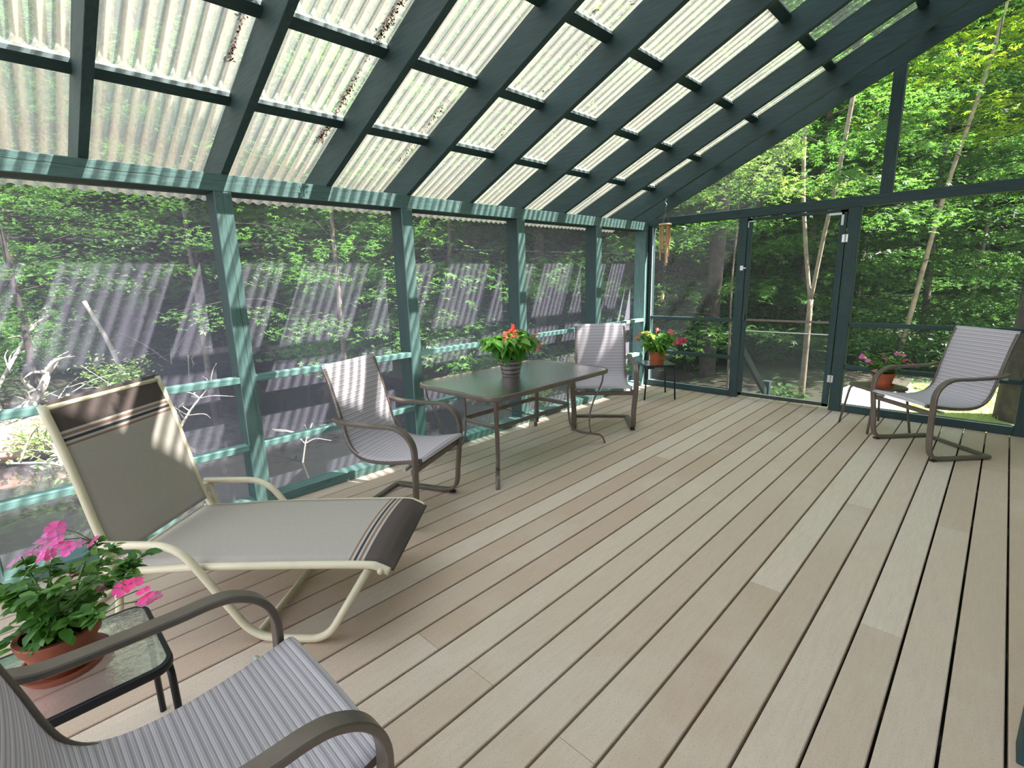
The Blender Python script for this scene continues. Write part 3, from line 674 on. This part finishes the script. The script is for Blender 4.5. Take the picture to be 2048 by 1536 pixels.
C2 = [(a_*1.15, b_*1.15, c_*1.12, d_*1.1) for a_, b_, c_, d_ in [(-.16, -.12, .24, .03), (-.14, -.10, .28, .022), (-.06, -.10, .28, .025), (.02, -.10, .23, .022), (.15, .06, .22, .036), (.19, .10, .215, .036), (.22, .12, .225, .03), (.11, .05, .21, .026), (.10, .08, .32, .026), (.12, .06, .29, .02), (-.02, .02, .33, .018), (.0, -.12, .20, .016)]]
begonia((.415, -.465, .395), 'pink begonia in a terracotta pot on the far corner side table', pot2, .13, .25, .22, 23, C2, 22, ['petal_pink', 'petal_pink', 'petal_hot'])

# ------------------------------------------------------------ wind chime
wc = empty('wind_chime', (.425, -.397, 1.915), label='bamboo wind chime hanging from a rafter in the far corner', cat='wind chime')
MB().lathe([(.066, -.008), (.070, 0), (.066, .010), (0, .010)], 30).build('top_disc', 'bamboo_light', wc, smooth=True)
s = MB()
for i in range(3):
    a = 2*math.pi*i/3+.4; s.tube([(.05*math.cos(a), .05*math.sin(a), .008), (0, 0, .12)], .0014, 5)
s.tube([(0, 0, .12), (0, 0, .20)], .0014, 5).tube([(0, 0, -.01), (-.005, 0, -.78)], .0012, 5).build('string', 'string', wc)
MB().tube(curve([(0, .0, .19), (.012, 0, .205), (.0, 0, .225), (-.01, 0, .235), (0, 0, .25), (.004, 0, .284)], 6), .003, 8).build('hook', 'steel', wc, smooth=True)
for i, L in enumerate((.34, .44, .30, .38, .26, .41)):
    a = 2*math.pi*i/6+.5; x_, y_ = .047*math.cos(a), .047*math.sin(a); r_ = .0135
    m_ = MB(); k = 14; cut = L*.42; vs_ = []
    for z_, f_ in ((-.02, 0), (-L+cut, 0), (-L+cut-.045, 1), (-L, 1)):
        for q in range(k):
            t = 2*math.pi*q/k; rr_ = r_*(.25 if (f_ and math.cos(t-a) > .35) else 1); vs_.append((x_+rr_*math.cos(t), y_+rr_*math.sin(t), z_))
    m_.add(vs_, [(i_*k+q, i_*k+(q+1) % k, (i_+1)*k+(q+1) % k, (i_+1)*k+q) for i_ in range(3) for q in range(k)]+[tuple(range(k))])
    m_.build('bamboo_tube', 'bamboo', wc, smooth=True)
MB().tube([(0, 0, -.16), (0, 0, -.175)], .024, 16).build('striker', 'bamboo_light', wc)
m_ = MB().tube([(-.005, 0, -.76), (-.005, 0, -.80), (-.005, 0, -.835)], .022, 12, r2=.012); m_.build('wind_sail', 'bamboo', wc, smooth=True)

# ------------------------------------------------------------ outdoors: ground, pond, lake
rg = np.random.default_rng(77)
def sstep(a, b_, x):
    t = np.clip((x-a)/(b_-a), 0, 1); return t*t*(3-2*t)
def polar(b_, d): return (CX-d*math.cos(R(b_)), CY+d*math.sin(R(b_)))
gx = np.concatenate([np.arange(-90, -26, 3.), np.arange(-26, 16, .6), np.arange(16, 60, 4.)]); gy = np.concatenate([np.arange(-30, -14, 3.), np.arange(-14, 26, .6), np.arange(26, 100, 4.)])
def ground_z(X, Y):
    X = np.asarray(X, float); Y = np.asarray(Y, float)
    D = np.hypot(X-CX, Y-CY); B = np.degrees(np.arctan2(Y-CY, -(X-CX)))
    Dm = np.interp(B, [-60, -20, 0, 13, 24, 32, 40, 45], [14, 15, 17, 21, 19, 14.5, 9.5, 6.])
    base = -.95+.35*sstep(-3, .5, X)*sstep(-3, 1.5, Y)
    base = base+.045*np.clip(D-24, 0, 60)*(1-sstep(5, 6.5, B)*(1-sstep(11.5, 13, B)))
    base = base+.10*np.sin(X*.7+1)*np.sin(Y*.6)*sstep(9, 14, D)+.05*np.sin(X*1.9)*np.sin(Y*2.3+1)*sstep(9, 14, D)
    gap = sstep(5, 6.5, B)*(1-sstep(11.5, 13, B))
    base = base-.75*gap*sstep(45, 62, D)
    pond = (1-sstep(Dm-.9, Dm+.6, D))*(1-sstep(-2.6, -1.6, X))*(1-sstep(44, 46, B))
    return base*(1-pond)-1.95*pond
XX, YY = np.meshgrid(gx, gy); ZZ = ground_z(XX, YY); n, m = len(gx), len(gy)
me = bpy.data.meshes.new('ground'); V = np.stack([XX, YY, ZZ], -1).reshape(-1, 3)
I = np.arange(n*m).reshape(m, n); F = np.stack([I[:-1, :-1], I[:-1, 1:], I[1:, 1:], I[1:, :-1]], -1).reshape(-1, 4)
def npmesh(name, V, F, mat, parent=None, smooth=False):
    me = bpy.data.meshes.new(name); k = F.shape[1]
    me.vertices.add(len(V)); me.vertices.foreach_set('co', np.ascontiguousarray(V, np.float32).ravel())
    me.loops.add(F.size); me.loops.foreach_set('vertex_index', F.astype(np.int32).ravel())
    me.polygons.add(len(F)); me.polygons.foreach_set('loop_start', np.arange(0, F.size, k, dtype=np.int32)); me.polygons.foreach_set('loop_total', np.full(len(F), k, np.int32))
    if smooth: me.polygons.foreach_set('use_smooth', np.ones(len(F), bool))
    me.update(calc_edges=True); me.materials.append(MATS[mat]); o = bpy.data.objects.new(name, me); COL.objects.link(o); o.parent = parent; return o
bpy.data.meshes.remove(me)
tag(npmesh('ground', V, F, 'ground', None, True), kind='structure')
MB().add([(-34, -26, -1.30), (-.8, -26, -1.30), (-.8, 12, -1.30), (-34, 12, -1.30)], [(0, 1, 2, 3)]).build('pond', 'water')['kind'] = 'structure'
MB().add([(-500, -60, -1.42), (-52, -60, -1.42), (-52, 90, -1.42), (-500, 90, -1.42)], [(0, 1, 2, 3)]).build('lake', 'lake')['kind'] = 'structure'
MB().box((-57.5, -9, -1.8), (-53, 16, -1.36)).build('lake_beach', 'gravel')['kind'] = 'structure'
def patch(name, mat, pts, z_):
    m_ = MB(); m_.add([(x_, y_, float(ground_z(x_, y_))+z_) for x_, y_ in pts], [tuple(range(len(pts)))]); o = m_.build(name, mat); o['kind'] = 'structure'; return o
def slab(name, mat, pts, z1, th):
    return tag(MB().prism(pts, 'z', z1-th, z1).build(name, mat), kind='structure')
slab('lawn', 'lawn', [(2.2, 2.5), (4.35, 2.2), (4.8, 3.8), (4.4, 5.3), (3.2, 5.6), (2.2, 5.2)], -.58, .25)
slab('garden_path', 'gravel', [(1.62, 2.7), (2.15, 2.6), (2.45, 3.7), (2.35, 4.6), (1.5, 4.7), (1.4, 3.6)], -.565, .25)

# stairs and rail outside the door
stp = empty('porch_steps', (1.6, .1, -.6), label='short wooden steps outside the screen door', cat='steps')
for i in range(3): MB().box((-.5, .02+.27*i, .42-.16*i), (.5, .29+.27*i, .455-.16*i)).build('tread', 'green_x', stp, bevel=.003)
for x_ in (-.48, .45): MB().prism([(0, .0), (0, .42), (.29, .42), (.29, .26), (.56, .26), (.56, .10), (.83, .10), (.83, 0)], 'x', x_, x_+.03).build('stringer', 'green_y', stp)
hr = empty('stair_rail', (1.06, 0, -.6), label='green sloping handrail seen through the lower half of the screen door', cat='railing')
M = Matrix.Translation((0, .12, 1.33)) @ Matrix.Rotation(-math.atan(.74), 4, 'X')
MB().box((-.02, 0, -.09), (.02, 1.55, 0), M).build('handrail', 'green_y', hr, bevel=.003)
MB().box((-.045, 1.30, 0), (.045, 1.385, .555)).build('post', 'green_z', hr, bevel=.003)

# ------------------------------------------------------------ foliage
def basis(N, rg):
    N = N/np.linalg.norm(N, axis=1, keepdims=True); r_ = rg.normal(0, 1, N.shape); a = r_-N*(r_*N).sum(1, keepdims=True); a /= np.linalg.norm(a, axis=1, keepdims=True); return a, np.cross(N, a), N
def leaf_template(kind):
    if kind == 'maple':
        V = [(0, 0, 0)]; F = []
        for ang, L in ((90, 1.), (38, .86), (142, .86), (-12, .5), (192, .5)):
            a = R(ang); w = R(17); i = len(V)
            for t, q, h in ((a-w, .55*L, .05), (a, L, -.10), (a+w, .55*L, .05)): V.append((math.cos(t)*q*.62, math.sin(t)*q*.62-.1, h*.6))
            F.append((0, i, i+1, i+2))
        return np.array(V), np.array(F)
    if kind == 'oval': return np.array([(0, -.5, 0), (.26, -.1, .07), (0, .5, -.03), (-.26, -.1, .07), (0, -.1, 0.)]), np.array([(0, 1, 2, 4), (0, 4, 2, 3)])
    if kind == 'clump': return np.array([(0, -.5, 0), (.32, 0, .1), (0, .5, 0), (-.32, 0, .1), (-.5, .1, .12), (0, .25, .2), (.45, .3, .1), (0, -.25, .25)]), np.array([(0, 1, 2, 3), (4, 7, 6, 5)])
    if kind == 'needle': return np.array([(0, 0, 0), (.05, .5, 0), (0, 1, 0), (-.05, .5, 0)]), np.array([(0, 1, 2, 3)])
def leaves(name, P, N, size, kind, mat, parent=None, rg=rg):
    T, TF = leaf_template(kind); a, b_, c = basis(N, rg); s_ = (size*rg.uniform(.7, 1.25, len(P)))[:, None, None]
    V = P[:, None, :]+s_*(T[None, :, 0, None]*a[:, None]+T[None, :, 1, None]*b_[:, None]+T[None, :, 2, None]*c[:, None])
    F = TF[None]+np.arange(len(P))[:, None, None]*len(T)
    return npmesh(name, V.reshape(-1, 3), F.reshape(-1, 4), mat, parent)
def branches(m_, seed, H, z0, Rc, nb, lpb, lean=(0, 0), flat=.07, trunkr=.12, top=.35):
    q = np.random.default_rng(seed); P = []; N = []
    for i in range(nb):
        u = (i+q.uniform(0, 1))/nb; z_ = z0+(H-z0)*u; L = Rc*(1-(1-top)*u**1.5)*q.uniform(.55, 1.1); a = i*2.39996+q.uniform(-.4, .4); rise = q.uniform(.05, .35)+.35*u
        d = np.array([math.cos(a), math.sin(a)]); bx = np.array([lean[0]*z_, lean[1]*z_])
        ctl = [(*(bx), z_-L*rise*.5), (*(bx+d*L*.5), z_+L*rise*.1), (*(bx+d*L), z_+L*rise*.15-L*.08)]
        m_.tube(curve(ctl, 3), max(.006, trunkr*.17*(1-u*.6)), 5, r2=.004)
        t = q.uniform(.18, 1.0, lpb)**.8; lat = q.normal(0, 1, lpb)*L*.26*(.35+t*.65)
        # cluster the leaves on side twigs
        lat = np.round(lat/(.16*L))*(.16*L)*.6+lat*.4
        x_ = bx[0]+d[0]*L*t-d[1]*lat; y_ = bx[1]+d[1]*L*t+d[0]*lat
        zz = (z_-L*rise*.5)+(L*rise*.65)*np.sqrt(t)-L*.08*t*t-np.abs(lat)*.18+q.normal(0, flat, lpb)
        P.append(np.stack([x_, y_, zz], 1)); N.append(np.stack([q.normal(0, .38, lpb), q.normal(0, .38, lpb), np.ones(lpb)], 1))
    return np.concatenate(P), np.concatenate(N), q
def tree(seed, H, z0, Rc, nb, lpb, lsize, kind, lmat, bmat, tr, lean=(0, 0), name='tree', fork=None, flat=.07):
    root = empty(name); m_ = MB(); q0 = random.Random(seed)
    pts = [(lean[0]*z_+q0.uniform(-1, 1)*.03*H*.2, lean[1]*z_+q0.uniform(-1, 1)*.03*H*.2, z_) for z_ in (-.3, H*.12, H*.3, H*.5, H*.72, H*.95)]
    if fork:
        zf = fork; m_.tube(curve([(0, 0, -.3), (lean[0]*zf*.5, 0, zf*.5), (lean[0]*zf, 0, zf)], 4), tr, 10, r2=tr*.85)
        m_.tube(curve([(lean[0]*zf, 0, zf-.05), (-.16, .05, zf+.9), (-.30, .1, zf+2.2), (-.5, .2, H*.9)], 5), tr*.62, 8, r2=.03)
        m_.tube(curve([(lean[0]*zf, 0, zf-.05), (.10, -.03, zf+.9), (.25, -.05, zf+2.2), (.5, 0, H*.85)], 5), tr*.6, 8, r2=.03)
    else: m_.tube(curve(pts, 4), tr, 10, r2=tr*.25)
    bm_ = MB(); P, N, q = branches(bm_, seed, H, z0, Rc, nb, lpb, lean, flat, tr)
    m_.build('trunk', bmat, root, smooth=True); bm_.build('branch', 'bark_dark', root, smooth=True)
    tag(leaves('foliage', P, N, lsize, kind, lmat, root, q), kind='stuff')
    return root
def put(proto, used, x_, y_, s_, rz, lab, cat='tree', group=None, zoff=0):
    o = proto if proto.name not in used else copy_tree(proto); used.add(proto.name)
    o.location = (x_, y_, float(ground_z(x_, y_))+zoff); o.scale = (s_,)*3; o.rotation_euler = (0, 0, rz); tag(o, lab, cat, group); return o
U = set()
pr_far = [tree(201+i, 22, .4, 5.0, 66, 280, .38, 'clump', ['leaf_maple', 'leaf_dark', 'leaf_maple', 'leaf_dark'][i], 'bark_dark', .17) for i in range(4)]
pr_mid = [tree(301+i, 17, .7, 4.0, 70, 340, .20, 'maple', ['leaf_maple', 'leaf_maple', 'leaf_dark'][i], 'bark', .12) for i in range(3)]
for p_ in pr_far: p_.name = 'forest_tree'
q = random.Random(9)
# far rows all round, leaving a gap towards the lake
for d0, d1, n_, sc in ((44, 54, 24, 1.35), (33, 41, 22, 1.25), (25, 31, 20, 1.15)):
    for i in range(n_):
        b_ = -12+(118*i/(n_-1))+q.uniform(-2, 2); d = q.uniform(d0, d1)
        if 6 < b_ < 12 and d < 60: 
            if d0 < 44: continue
            b_ = 4.5 if b_ < 8.7 else 13.5
        x_, y_ = polar(b_, d)
        side = 'across the pond' if b_ < 42 else 'beyond the end wall'
        put(pr_far[q.randrange(4)], U, x_, y_, sc*q.uniform(.85, 1.15)*(.72 if b_ > 72 else (1.3 if b_ < 50 else 1)), q.uniform(0, 6.28), 'tall leafy tree in the dense forest standing far '+side, group='far forest trees '+side)
# middle row
mids = [(-8, 21), (-3, 20), (2, 21.5), (14.5, 22), (17, 25), (20, 20.5), (25, 20), (29, 17.5), (33, 16), (37, 13.5), (41, 12.5), (45, 14.5), (49, 12.0), (54, 13.5), (59, 12.5), (64, 15.5), (70, 14.5), (76, 15.5), (80, 18.5), (85, 16.5), (92, 17), (97, 15), (88, 22), (73, 20), (66, 19), (57, 19), (51, 18)]
for i, (b_, d) in enumerate(mids):
    x_, y_ = polar(b_, d); side = 'on the far bank of the pond' if b_ < 40 else 'behind the end wall screens'
    put(pr_mid[i % 3], U, x_, y_, q.uniform(.9, 1.2)*(.62 if b_ > 77 else 1), q.uniform(0, 6.28), 'mid-sized broadleaf tree in the woods '+side, group='middle trees '+side)
# trees that can be told apart
t = tree(41, 7.5, 2.4, 2.7, 34, 190, .12, 'maple', 'leaf_maple', 'bark', .07, name='maple_tree'); x_, y_ = polar(27, 9.8)
put(t, U, x_, y_, 1, 1.0, 'young maple close outside the left wall, leafy branches hanging across the second and third bays')
t = tree(42, 8, 2.6, 2.6, 34, 190, .115, 'maple', 'leaf_maple', 'bark', .07, name='maple_tree'); x_, y_ = polar(39, 10.5)
put(t, U, x_, y_, 1, 2.0, 'leafy maple outside the left wall behind the dining table')
t = tree(43, 9, 2.9, 3.0, 36, 260, .10, 'oval', 'leaf_dark', 'bark_dark', .075, name='hemlock_tree'); x_, y_ = polar(1.5, 13.5)
put(t, U, x_, y_, 1, 0.5, 'dark hemlock leaning over the pond at the far left')
t = tree(48, 9, 3.3, 2.9, 30, 200, .12, 'maple', 'leaf_maple', 'bark', .09, name='maple_tree'); x_, y_ = polar(14, 15)
put(t, U, x_, y_, 1, 0.9, 'broadleaf tree on the pond edge just right of the lake view')
t = tree(44, 8.5, 2.7, 2.4, 32, 190, .13, 'maple', 'leaf_maple', 'bark_pale', .046, fork=1.55, name='forked_maple')
put(t, U, 1.08, 3.0, 1, 0, 'pale forked tree trunk standing straight behind the screen door')
t = tree(45, 13, 5, 3.0, 24, 170, .15, 'maple', 'leaf_dark', 'bark_dark', .17, lean=(.05, .02), name='tall_tree')
put(t, U, -1.05, 4.5, 1, 0, 'thick dark tree trunk between the corner and the screen door')
t = tree(46, 11, 3.4, 2.6, 30, 170, .13, 'maple', 'leaf_maple', 'bark_pale', .05, lean=(.14, 0.02), name='leaning_tree')
put(t, U, 1.75, 6.6, 1, 0, 'slender pale tree leaning right behind the right-hand screen')
t = tree(47, 9.5, 4.3, 3.0, 36, 300, .14, 'maple', 'leaf_yellow', 'bark', .11, name='yellow_maple')
put(t, U, 3.5, 7.6, 1, 0, 'bright yellow-green sunlit maple at the top right of the gable')
t = tree(49, 8, 5.5, .75, 10, 120, .15, 'maple', 'leaf_dark', 'bark_dark', .30, name='old_tree')
put(t, U, 3.60, 3.3, 1, 0, 'stout old tree trunk right outside the end wall behind the right chair')

t = tree(50, 3.9, 3.15, 1.75, 9, 170, .12, 'maple', 'leaf_pale', 'bark', .022, name='slender_maple')
put(t, U, .25, 2.1, 1, 0.6, 'slender maple just outside the door, its sunlit leaf layer spreading above the header beam')
# shrubs
def shrub(seed, Rs, H, n_, lsize, kind, lmat, name='shrub', stems=7):
    root = empty(name); q = np.random.default_rng(seed); m_ = MB(); P = []; N = []
    per = n_//stems
    for i in range(stems):
        a = 2*math.pi*i/stems+q.uniform(-.4, .4); r_ = Rs*q.uniform(.3, 1); hh = H*q.uniform(.6, 1)*(1.1-.4*r_/Rs)
        m_.tube(curve([(0, 0, -.1), (r_*.35*math.cos(a), r_*.35*math.sin(a), hh*.5), (r_*math.cos(a), r_*math.sin(a), hh)], 4), .012, 5, r2=.004)
        t = q.uniform(.15, 1.05, per); c = np.stack([r_*math.cos(a)*t**1.3, r_*math.sin(a)*t**1.3, hh*t**.8], 1)+q.normal(0, Rs*.16, (per, 3)); c[:, 2] = np.abs(c[:, 2])
        P.append(c); N.append(np.stack([q.normal(0, .5, per), q.normal(0, .5, per), np.ones(per)], 1))
    m_.build('stem', 'bark_dark' if Rs > 1.2 else 'twig', root, smooth=True); tag(leaves('foliage', np.concatenate(P), np.concatenate(N), lsize, kind, lmat, root, q), kind='stuff'); return root
sh = [shrub(60+i, 1.5, 1.7, 1500, .13, ['oval', 'maple', 'oval'][i], ['leaf_dark', 'leaf_maple', 'leaf_maple'][i]) for i in range(3)]
for i in range(30):
    b_ = [-6, -1, 3, 14, 17, 20, 23, 26, 29, 32, 35, 37.5, 40, 42, 44, 46, 48.5, 51, 54, 57, 60, 63, 66, 69, 73, 77, 81, 86, 93, 98][i]
    Dm = np.interp(b_, [-20, 0, 13, 24, 32, 40, 45], [15, 17.5, 21.5, 19.5, 15, 10.2, 8.2]); d = Dm+q.uniform(.3, 1.2) if b_ < 45 else q.uniform(12.5, 15.5)
    x_, y_ = polar(b_, d); side = 'along the far edge of the pond' if b_ < 42 else 'on the forest floor past the end wall'
    put(sh[i % 3] if b_ < 45 else sh[0], U, x_, y_, q.uniform(.65, 1.05) if b_ < 45 else q.uniform(.5, .8), q.uniform(0, 6), 'low bushy shrub growing '+side, 'shrub', 'shrubs '+side)
for i, (b_, d) in enumerate([(-9, 27), (-5, 29), (-1, 27), (3, 29), (5, 33), (13.5, 33), (16, 28), (20, 27), (24, 26), (28, 24), (32, 22), (36, 20), (40, 18), (43, 19)]):
    x_, y_ = polar(b_, d); put(sh[i % 2], U, x_, y_, 2.1, i*1.3, 'tall dark thicket under the trees beyond the pond', 'thicket', 'thickets under the far trees')
for i, (b_, d) in enumerate([(78.5, 12.2), (81.5, 12.6), (84.5, 12.4), (87.5, 12.8), (90.5, 12.5), (94, 12.7), (71, 13), (66, 12.4)]):
    x_, y_ = polar(b_, d); put(sh[0], U, x_, y_, .62, i*1.7, 'low dark undergrowth between the lawn and the forest', 'undergrowth', 'undergrowth past the lawn')
def sp_(b_, d, s, lab, z=0, rz=0, cat='shrub'):
    x_, y_ = polar(b_, d); return put(s, U, x_, y_, 1, rz, lab, cat, None, z)
sp_(4.5, 8.1, shrub(71, .75, 1.25, 700, .085, 'oval', 'leaf_pale', stems=10), 'pale green waterside bush low outside the left wall behind the lounger', .55)
sp_(7.0, 15.6, shrub(72, 1.1, .75, 800, .12, 'oval', 'leaf_pale', 'waterside_plant', 10), 'clump of light green plants at the water edge, above the lounger back', .85, cat='plant')
sp_(1.0, 11.0, shrub(73, .9, .9, 500, .10, 'oval', 'leaf_pale', 'waterside_plant', 8), 'pale leafy plant beside the pink boulder', .75, cat='plant')
sp_(48.0, 8.6, shrub(74, .62, 1.05, 1500, .11, 'needle', 'leaf_pine', 'pine_sapling', 12), 'bright green pine sapling outside the left wall behind the table pot', 0, cat='sapling')
sp_(43.5, 9.3, shrub(75, .8, 1.2, 900, .10, 'oval', 'leaf_dark'), 'dark shrub outside beside the pine sapling', 0)
sp_(87.2, 9.6, shrub(76, .45, .3, 400, .06, 'oval', 'leaf_dark', 'ground_plant'), 'low dark plant on the lawn behind the right chair', .02, cat='plant')
sp_(74.5, 8.2, shrub(77, .4, .35, 200, .12, 'oval', 'leaf_maple', 'ground_plant'), 'small green plant on the forest floor at the foot of the door', 0, cat='plant')

# rocks, logs, driftwood
def rock(name, loc, sx, sy, sz, mat, lab, seed, rz=0):
    q = np.random.default_rng(seed); m_ = MB(); k1, k2 = 20, 12; vs_ = []
    for i in range(k2+1):
        ph = math.pi*i/k2
        for j in range(k1):
            th = 2*math.pi*j/k1; d = Vector((math.sin(ph)*math.cos(th), math.sin(ph)*math.sin(th), math.cos(ph)))
            r_ = 1+.13*math.sin(3*d.x+seed)+.12*math.sin(4*d.y+2*seed)+.08*math.sin(5*d.z+d.x*6+seed); vs_.append((d.x*r_*sx, d.y*r_*sy, d.z*r_*sz))
    m_.add(vs_, [(i*k1+j, (i+1)*k1+j, (i+1)*k1+(j+1) % k1, i*k1+(j+1) % k1) for i in range(k2) for j in range(k1)])
    o = m_.build(name, mat, smooth=True); o.location = loc; o.rotation_euler = (0, 0, rz); return tag(o, lab, 'rock')
x_, y_ = polar(1.2, 11.6); rock('boulder', (x_, y_, -1.15), .62, 1.0, .42, 'rock_pink', 'smooth pinkish boulder in the pond at the far left', 3, .2)
for i, (b_, d, s_) in enumerate(((27, 19.5, .5), (20.5, 20.2, .6))):
    x_, y_ = polar(b_, d); rock('rock', (x_, y_, float(ground_z(x_, y_))+.05), s_, s_*.8, s_*.6, 'rock', ['grey rock on the far pond bank behind the left chair', 'grey rock on the bank near the lounger back'][i], 5+i)
def log(name, pts, r_, r2, mat, lab, twigs=0, seed=1, cat='log'):
    m_ = MB().tube(curve(pts, 6), r_, 9, r2=r2); q = random.Random(seed); C_ = curve(pts, 6)
    for i in range(twigs):
        p_ = C_[q.randrange(len(C_)//4, len(C_))]; d = Vector((q.uniform(-1, 1), q.uniform(-1, 1), q.uniform(-.1, 1))).normalized(); L = q.uniform(.2, .7)
        m_.tube(curve([p_, p_+d*L*.5+Vector((0, 0, .05)), p_+d*L+Vector((q.uniform(-.2, .2), q.uniform(-.2, .2), 0))], 4), r2*.7+.006, 5, r2=.004)
    return tag(m_.build(name, mat, smooth=True), lab, cat)
def pz(b_, d, z_): x_, y_ = polar(b_, d); return (x_, y_, z_)
log('driftwood', [pz(-3, 13.5, -1.4), pz(-.5, 13.3, -1.0), pz(1.6, 13.2, -.55), pz(2.6, 13.4, -.1)], .11, .06, 'driftwood', 'bleached driftwood limb rising out of the water at the far left', 12, 2, 'driftwood')
log('driftwood', [pz(-2, 14, -1.0), pz(2, 14.5, .6), pz(3.5, 14.6, .9)], .04, .02, 'driftwood', 'thin bare white branch above the driftwood limb', 12, 4, 'branch')
log('fallen_pole', [pz(5.7, 17.5, 1.1), pz(6.8, 17.3, 0), pz(7.6, 17, -1.3)], .05, .06, 'driftwood', 'pale dead pole leaning into the pond', 0, 3, 'pole')
log('fallen_log', [pz(12, 20, -.9), pz(16, 19.5, -.75), pz(20, 18.5, -.95)], .14, .10, 'bark', 'long fallen log along the far bank', 14, 5)
log('fallen_log', [pz(24, 18.3, -1.2), pz(27.5, 17.6, -.8), pz(29, 18, -.4)], .10, .05, 'driftwood', 'bare log sticking out of the bank behind the left chair', 4, 6)
log('dead_snag', [pz(23.2, 17.5, .9), pz(24.2, 17.3, .2), pz(25.3, 17, -.9)], .10, .13, 'bark_pale', 'broken pale snag leaning in the second bay', 3, 7, 'snag')
log('bare_branch', [pz(10.5, 11, -1.35), pz(12, 11, -.9), pz(14, 11.2, -.5)], .03, .012, 'driftwood', 'bare forked branch sticking out of the pond beside the lounger back', 14, 8, 'branch')
log('bare_branch', [pz(21.5, 8, -1.35), pz(22.2, 8, -.95), pz(23, 8.2, -.75)], .014, .006, 'driftwood', 'small twiggy branch in the water behind the left chair', 5, 18, 'branch')
log('bare_branch', [pz(5.0, 8.4, -1.3), pz(2.0, 8.0, -.7), pz(-1, 7.6, -.45)], .022, .012, 'driftwood', 'bare pinkish stick across the waterside bush', 5, 28, 'branch')
bp = MB(); q = random.Random(31)
for i in range(80):
    p_ = Vector(pz(q.uniform(-6, 9), q.uniform(11.8, 14.5), -1.3+abs(q.gauss(0, .25)))); d = Vector((q.uniform(-1, 1), q.uniform(-1, 1), q.uniform(-.15, .6))).normalized(); L = q.uniform(.4, 1.5)
    bp.tube(curve([p_, p_+d*L*.5+Vector((0, 0, .08)), p_+d*L], 3), q.uniform(.006, .02), 4, r2=.003)
tag(bp.build('brush_pile', 'driftwood', smooth=True), 'tangled pile of bare pale sticks in the pond around the boulder', 'brush', kind='stuff')
bp = MB()
for i in range(40):
    p_ = Vector(pz(q.uniform(10, 32), q.uniform(17.5, 20.5), -1.1+abs(q.gauss(0, .35)))); d = Vector((q.uniform(-1, 1), q.uniform(-1, 1), q.uniform(-.2, .7))).normalized(); L = q.uniform(.5, 2.2)
    bp.tube(curve([p_, p_+d*L*.5+Vector((0, 0, .1)), p_+d*L], 3), q.uniform(.008, .025), 4, r2=.004)
tag(bp.build('brush_pile', 'driftwood', smooth=True), 'tangle of dead branches along the far bank of the pond', 'brush', kind='stuff')
# grass tufts on the lawn
q = np.random.default_rng(5); Pg = np.stack([q.uniform(2.25, 4.2, 5000), q.uniform(3.1, 5.2, 5000), np.full(5000, -.585)], 1)
g_ = leaves('lawn_grass', Pg, np.stack([q.normal(0, 1, 5000), q.normal(0, 1, 5000), q.normal(0, .25, 5000)], 1), .07, 'needle', 'grass_blade', None, q); tag(g_, 'short sunlit lawn grass outside the right-hand screen', 'grass', kind='stuff')
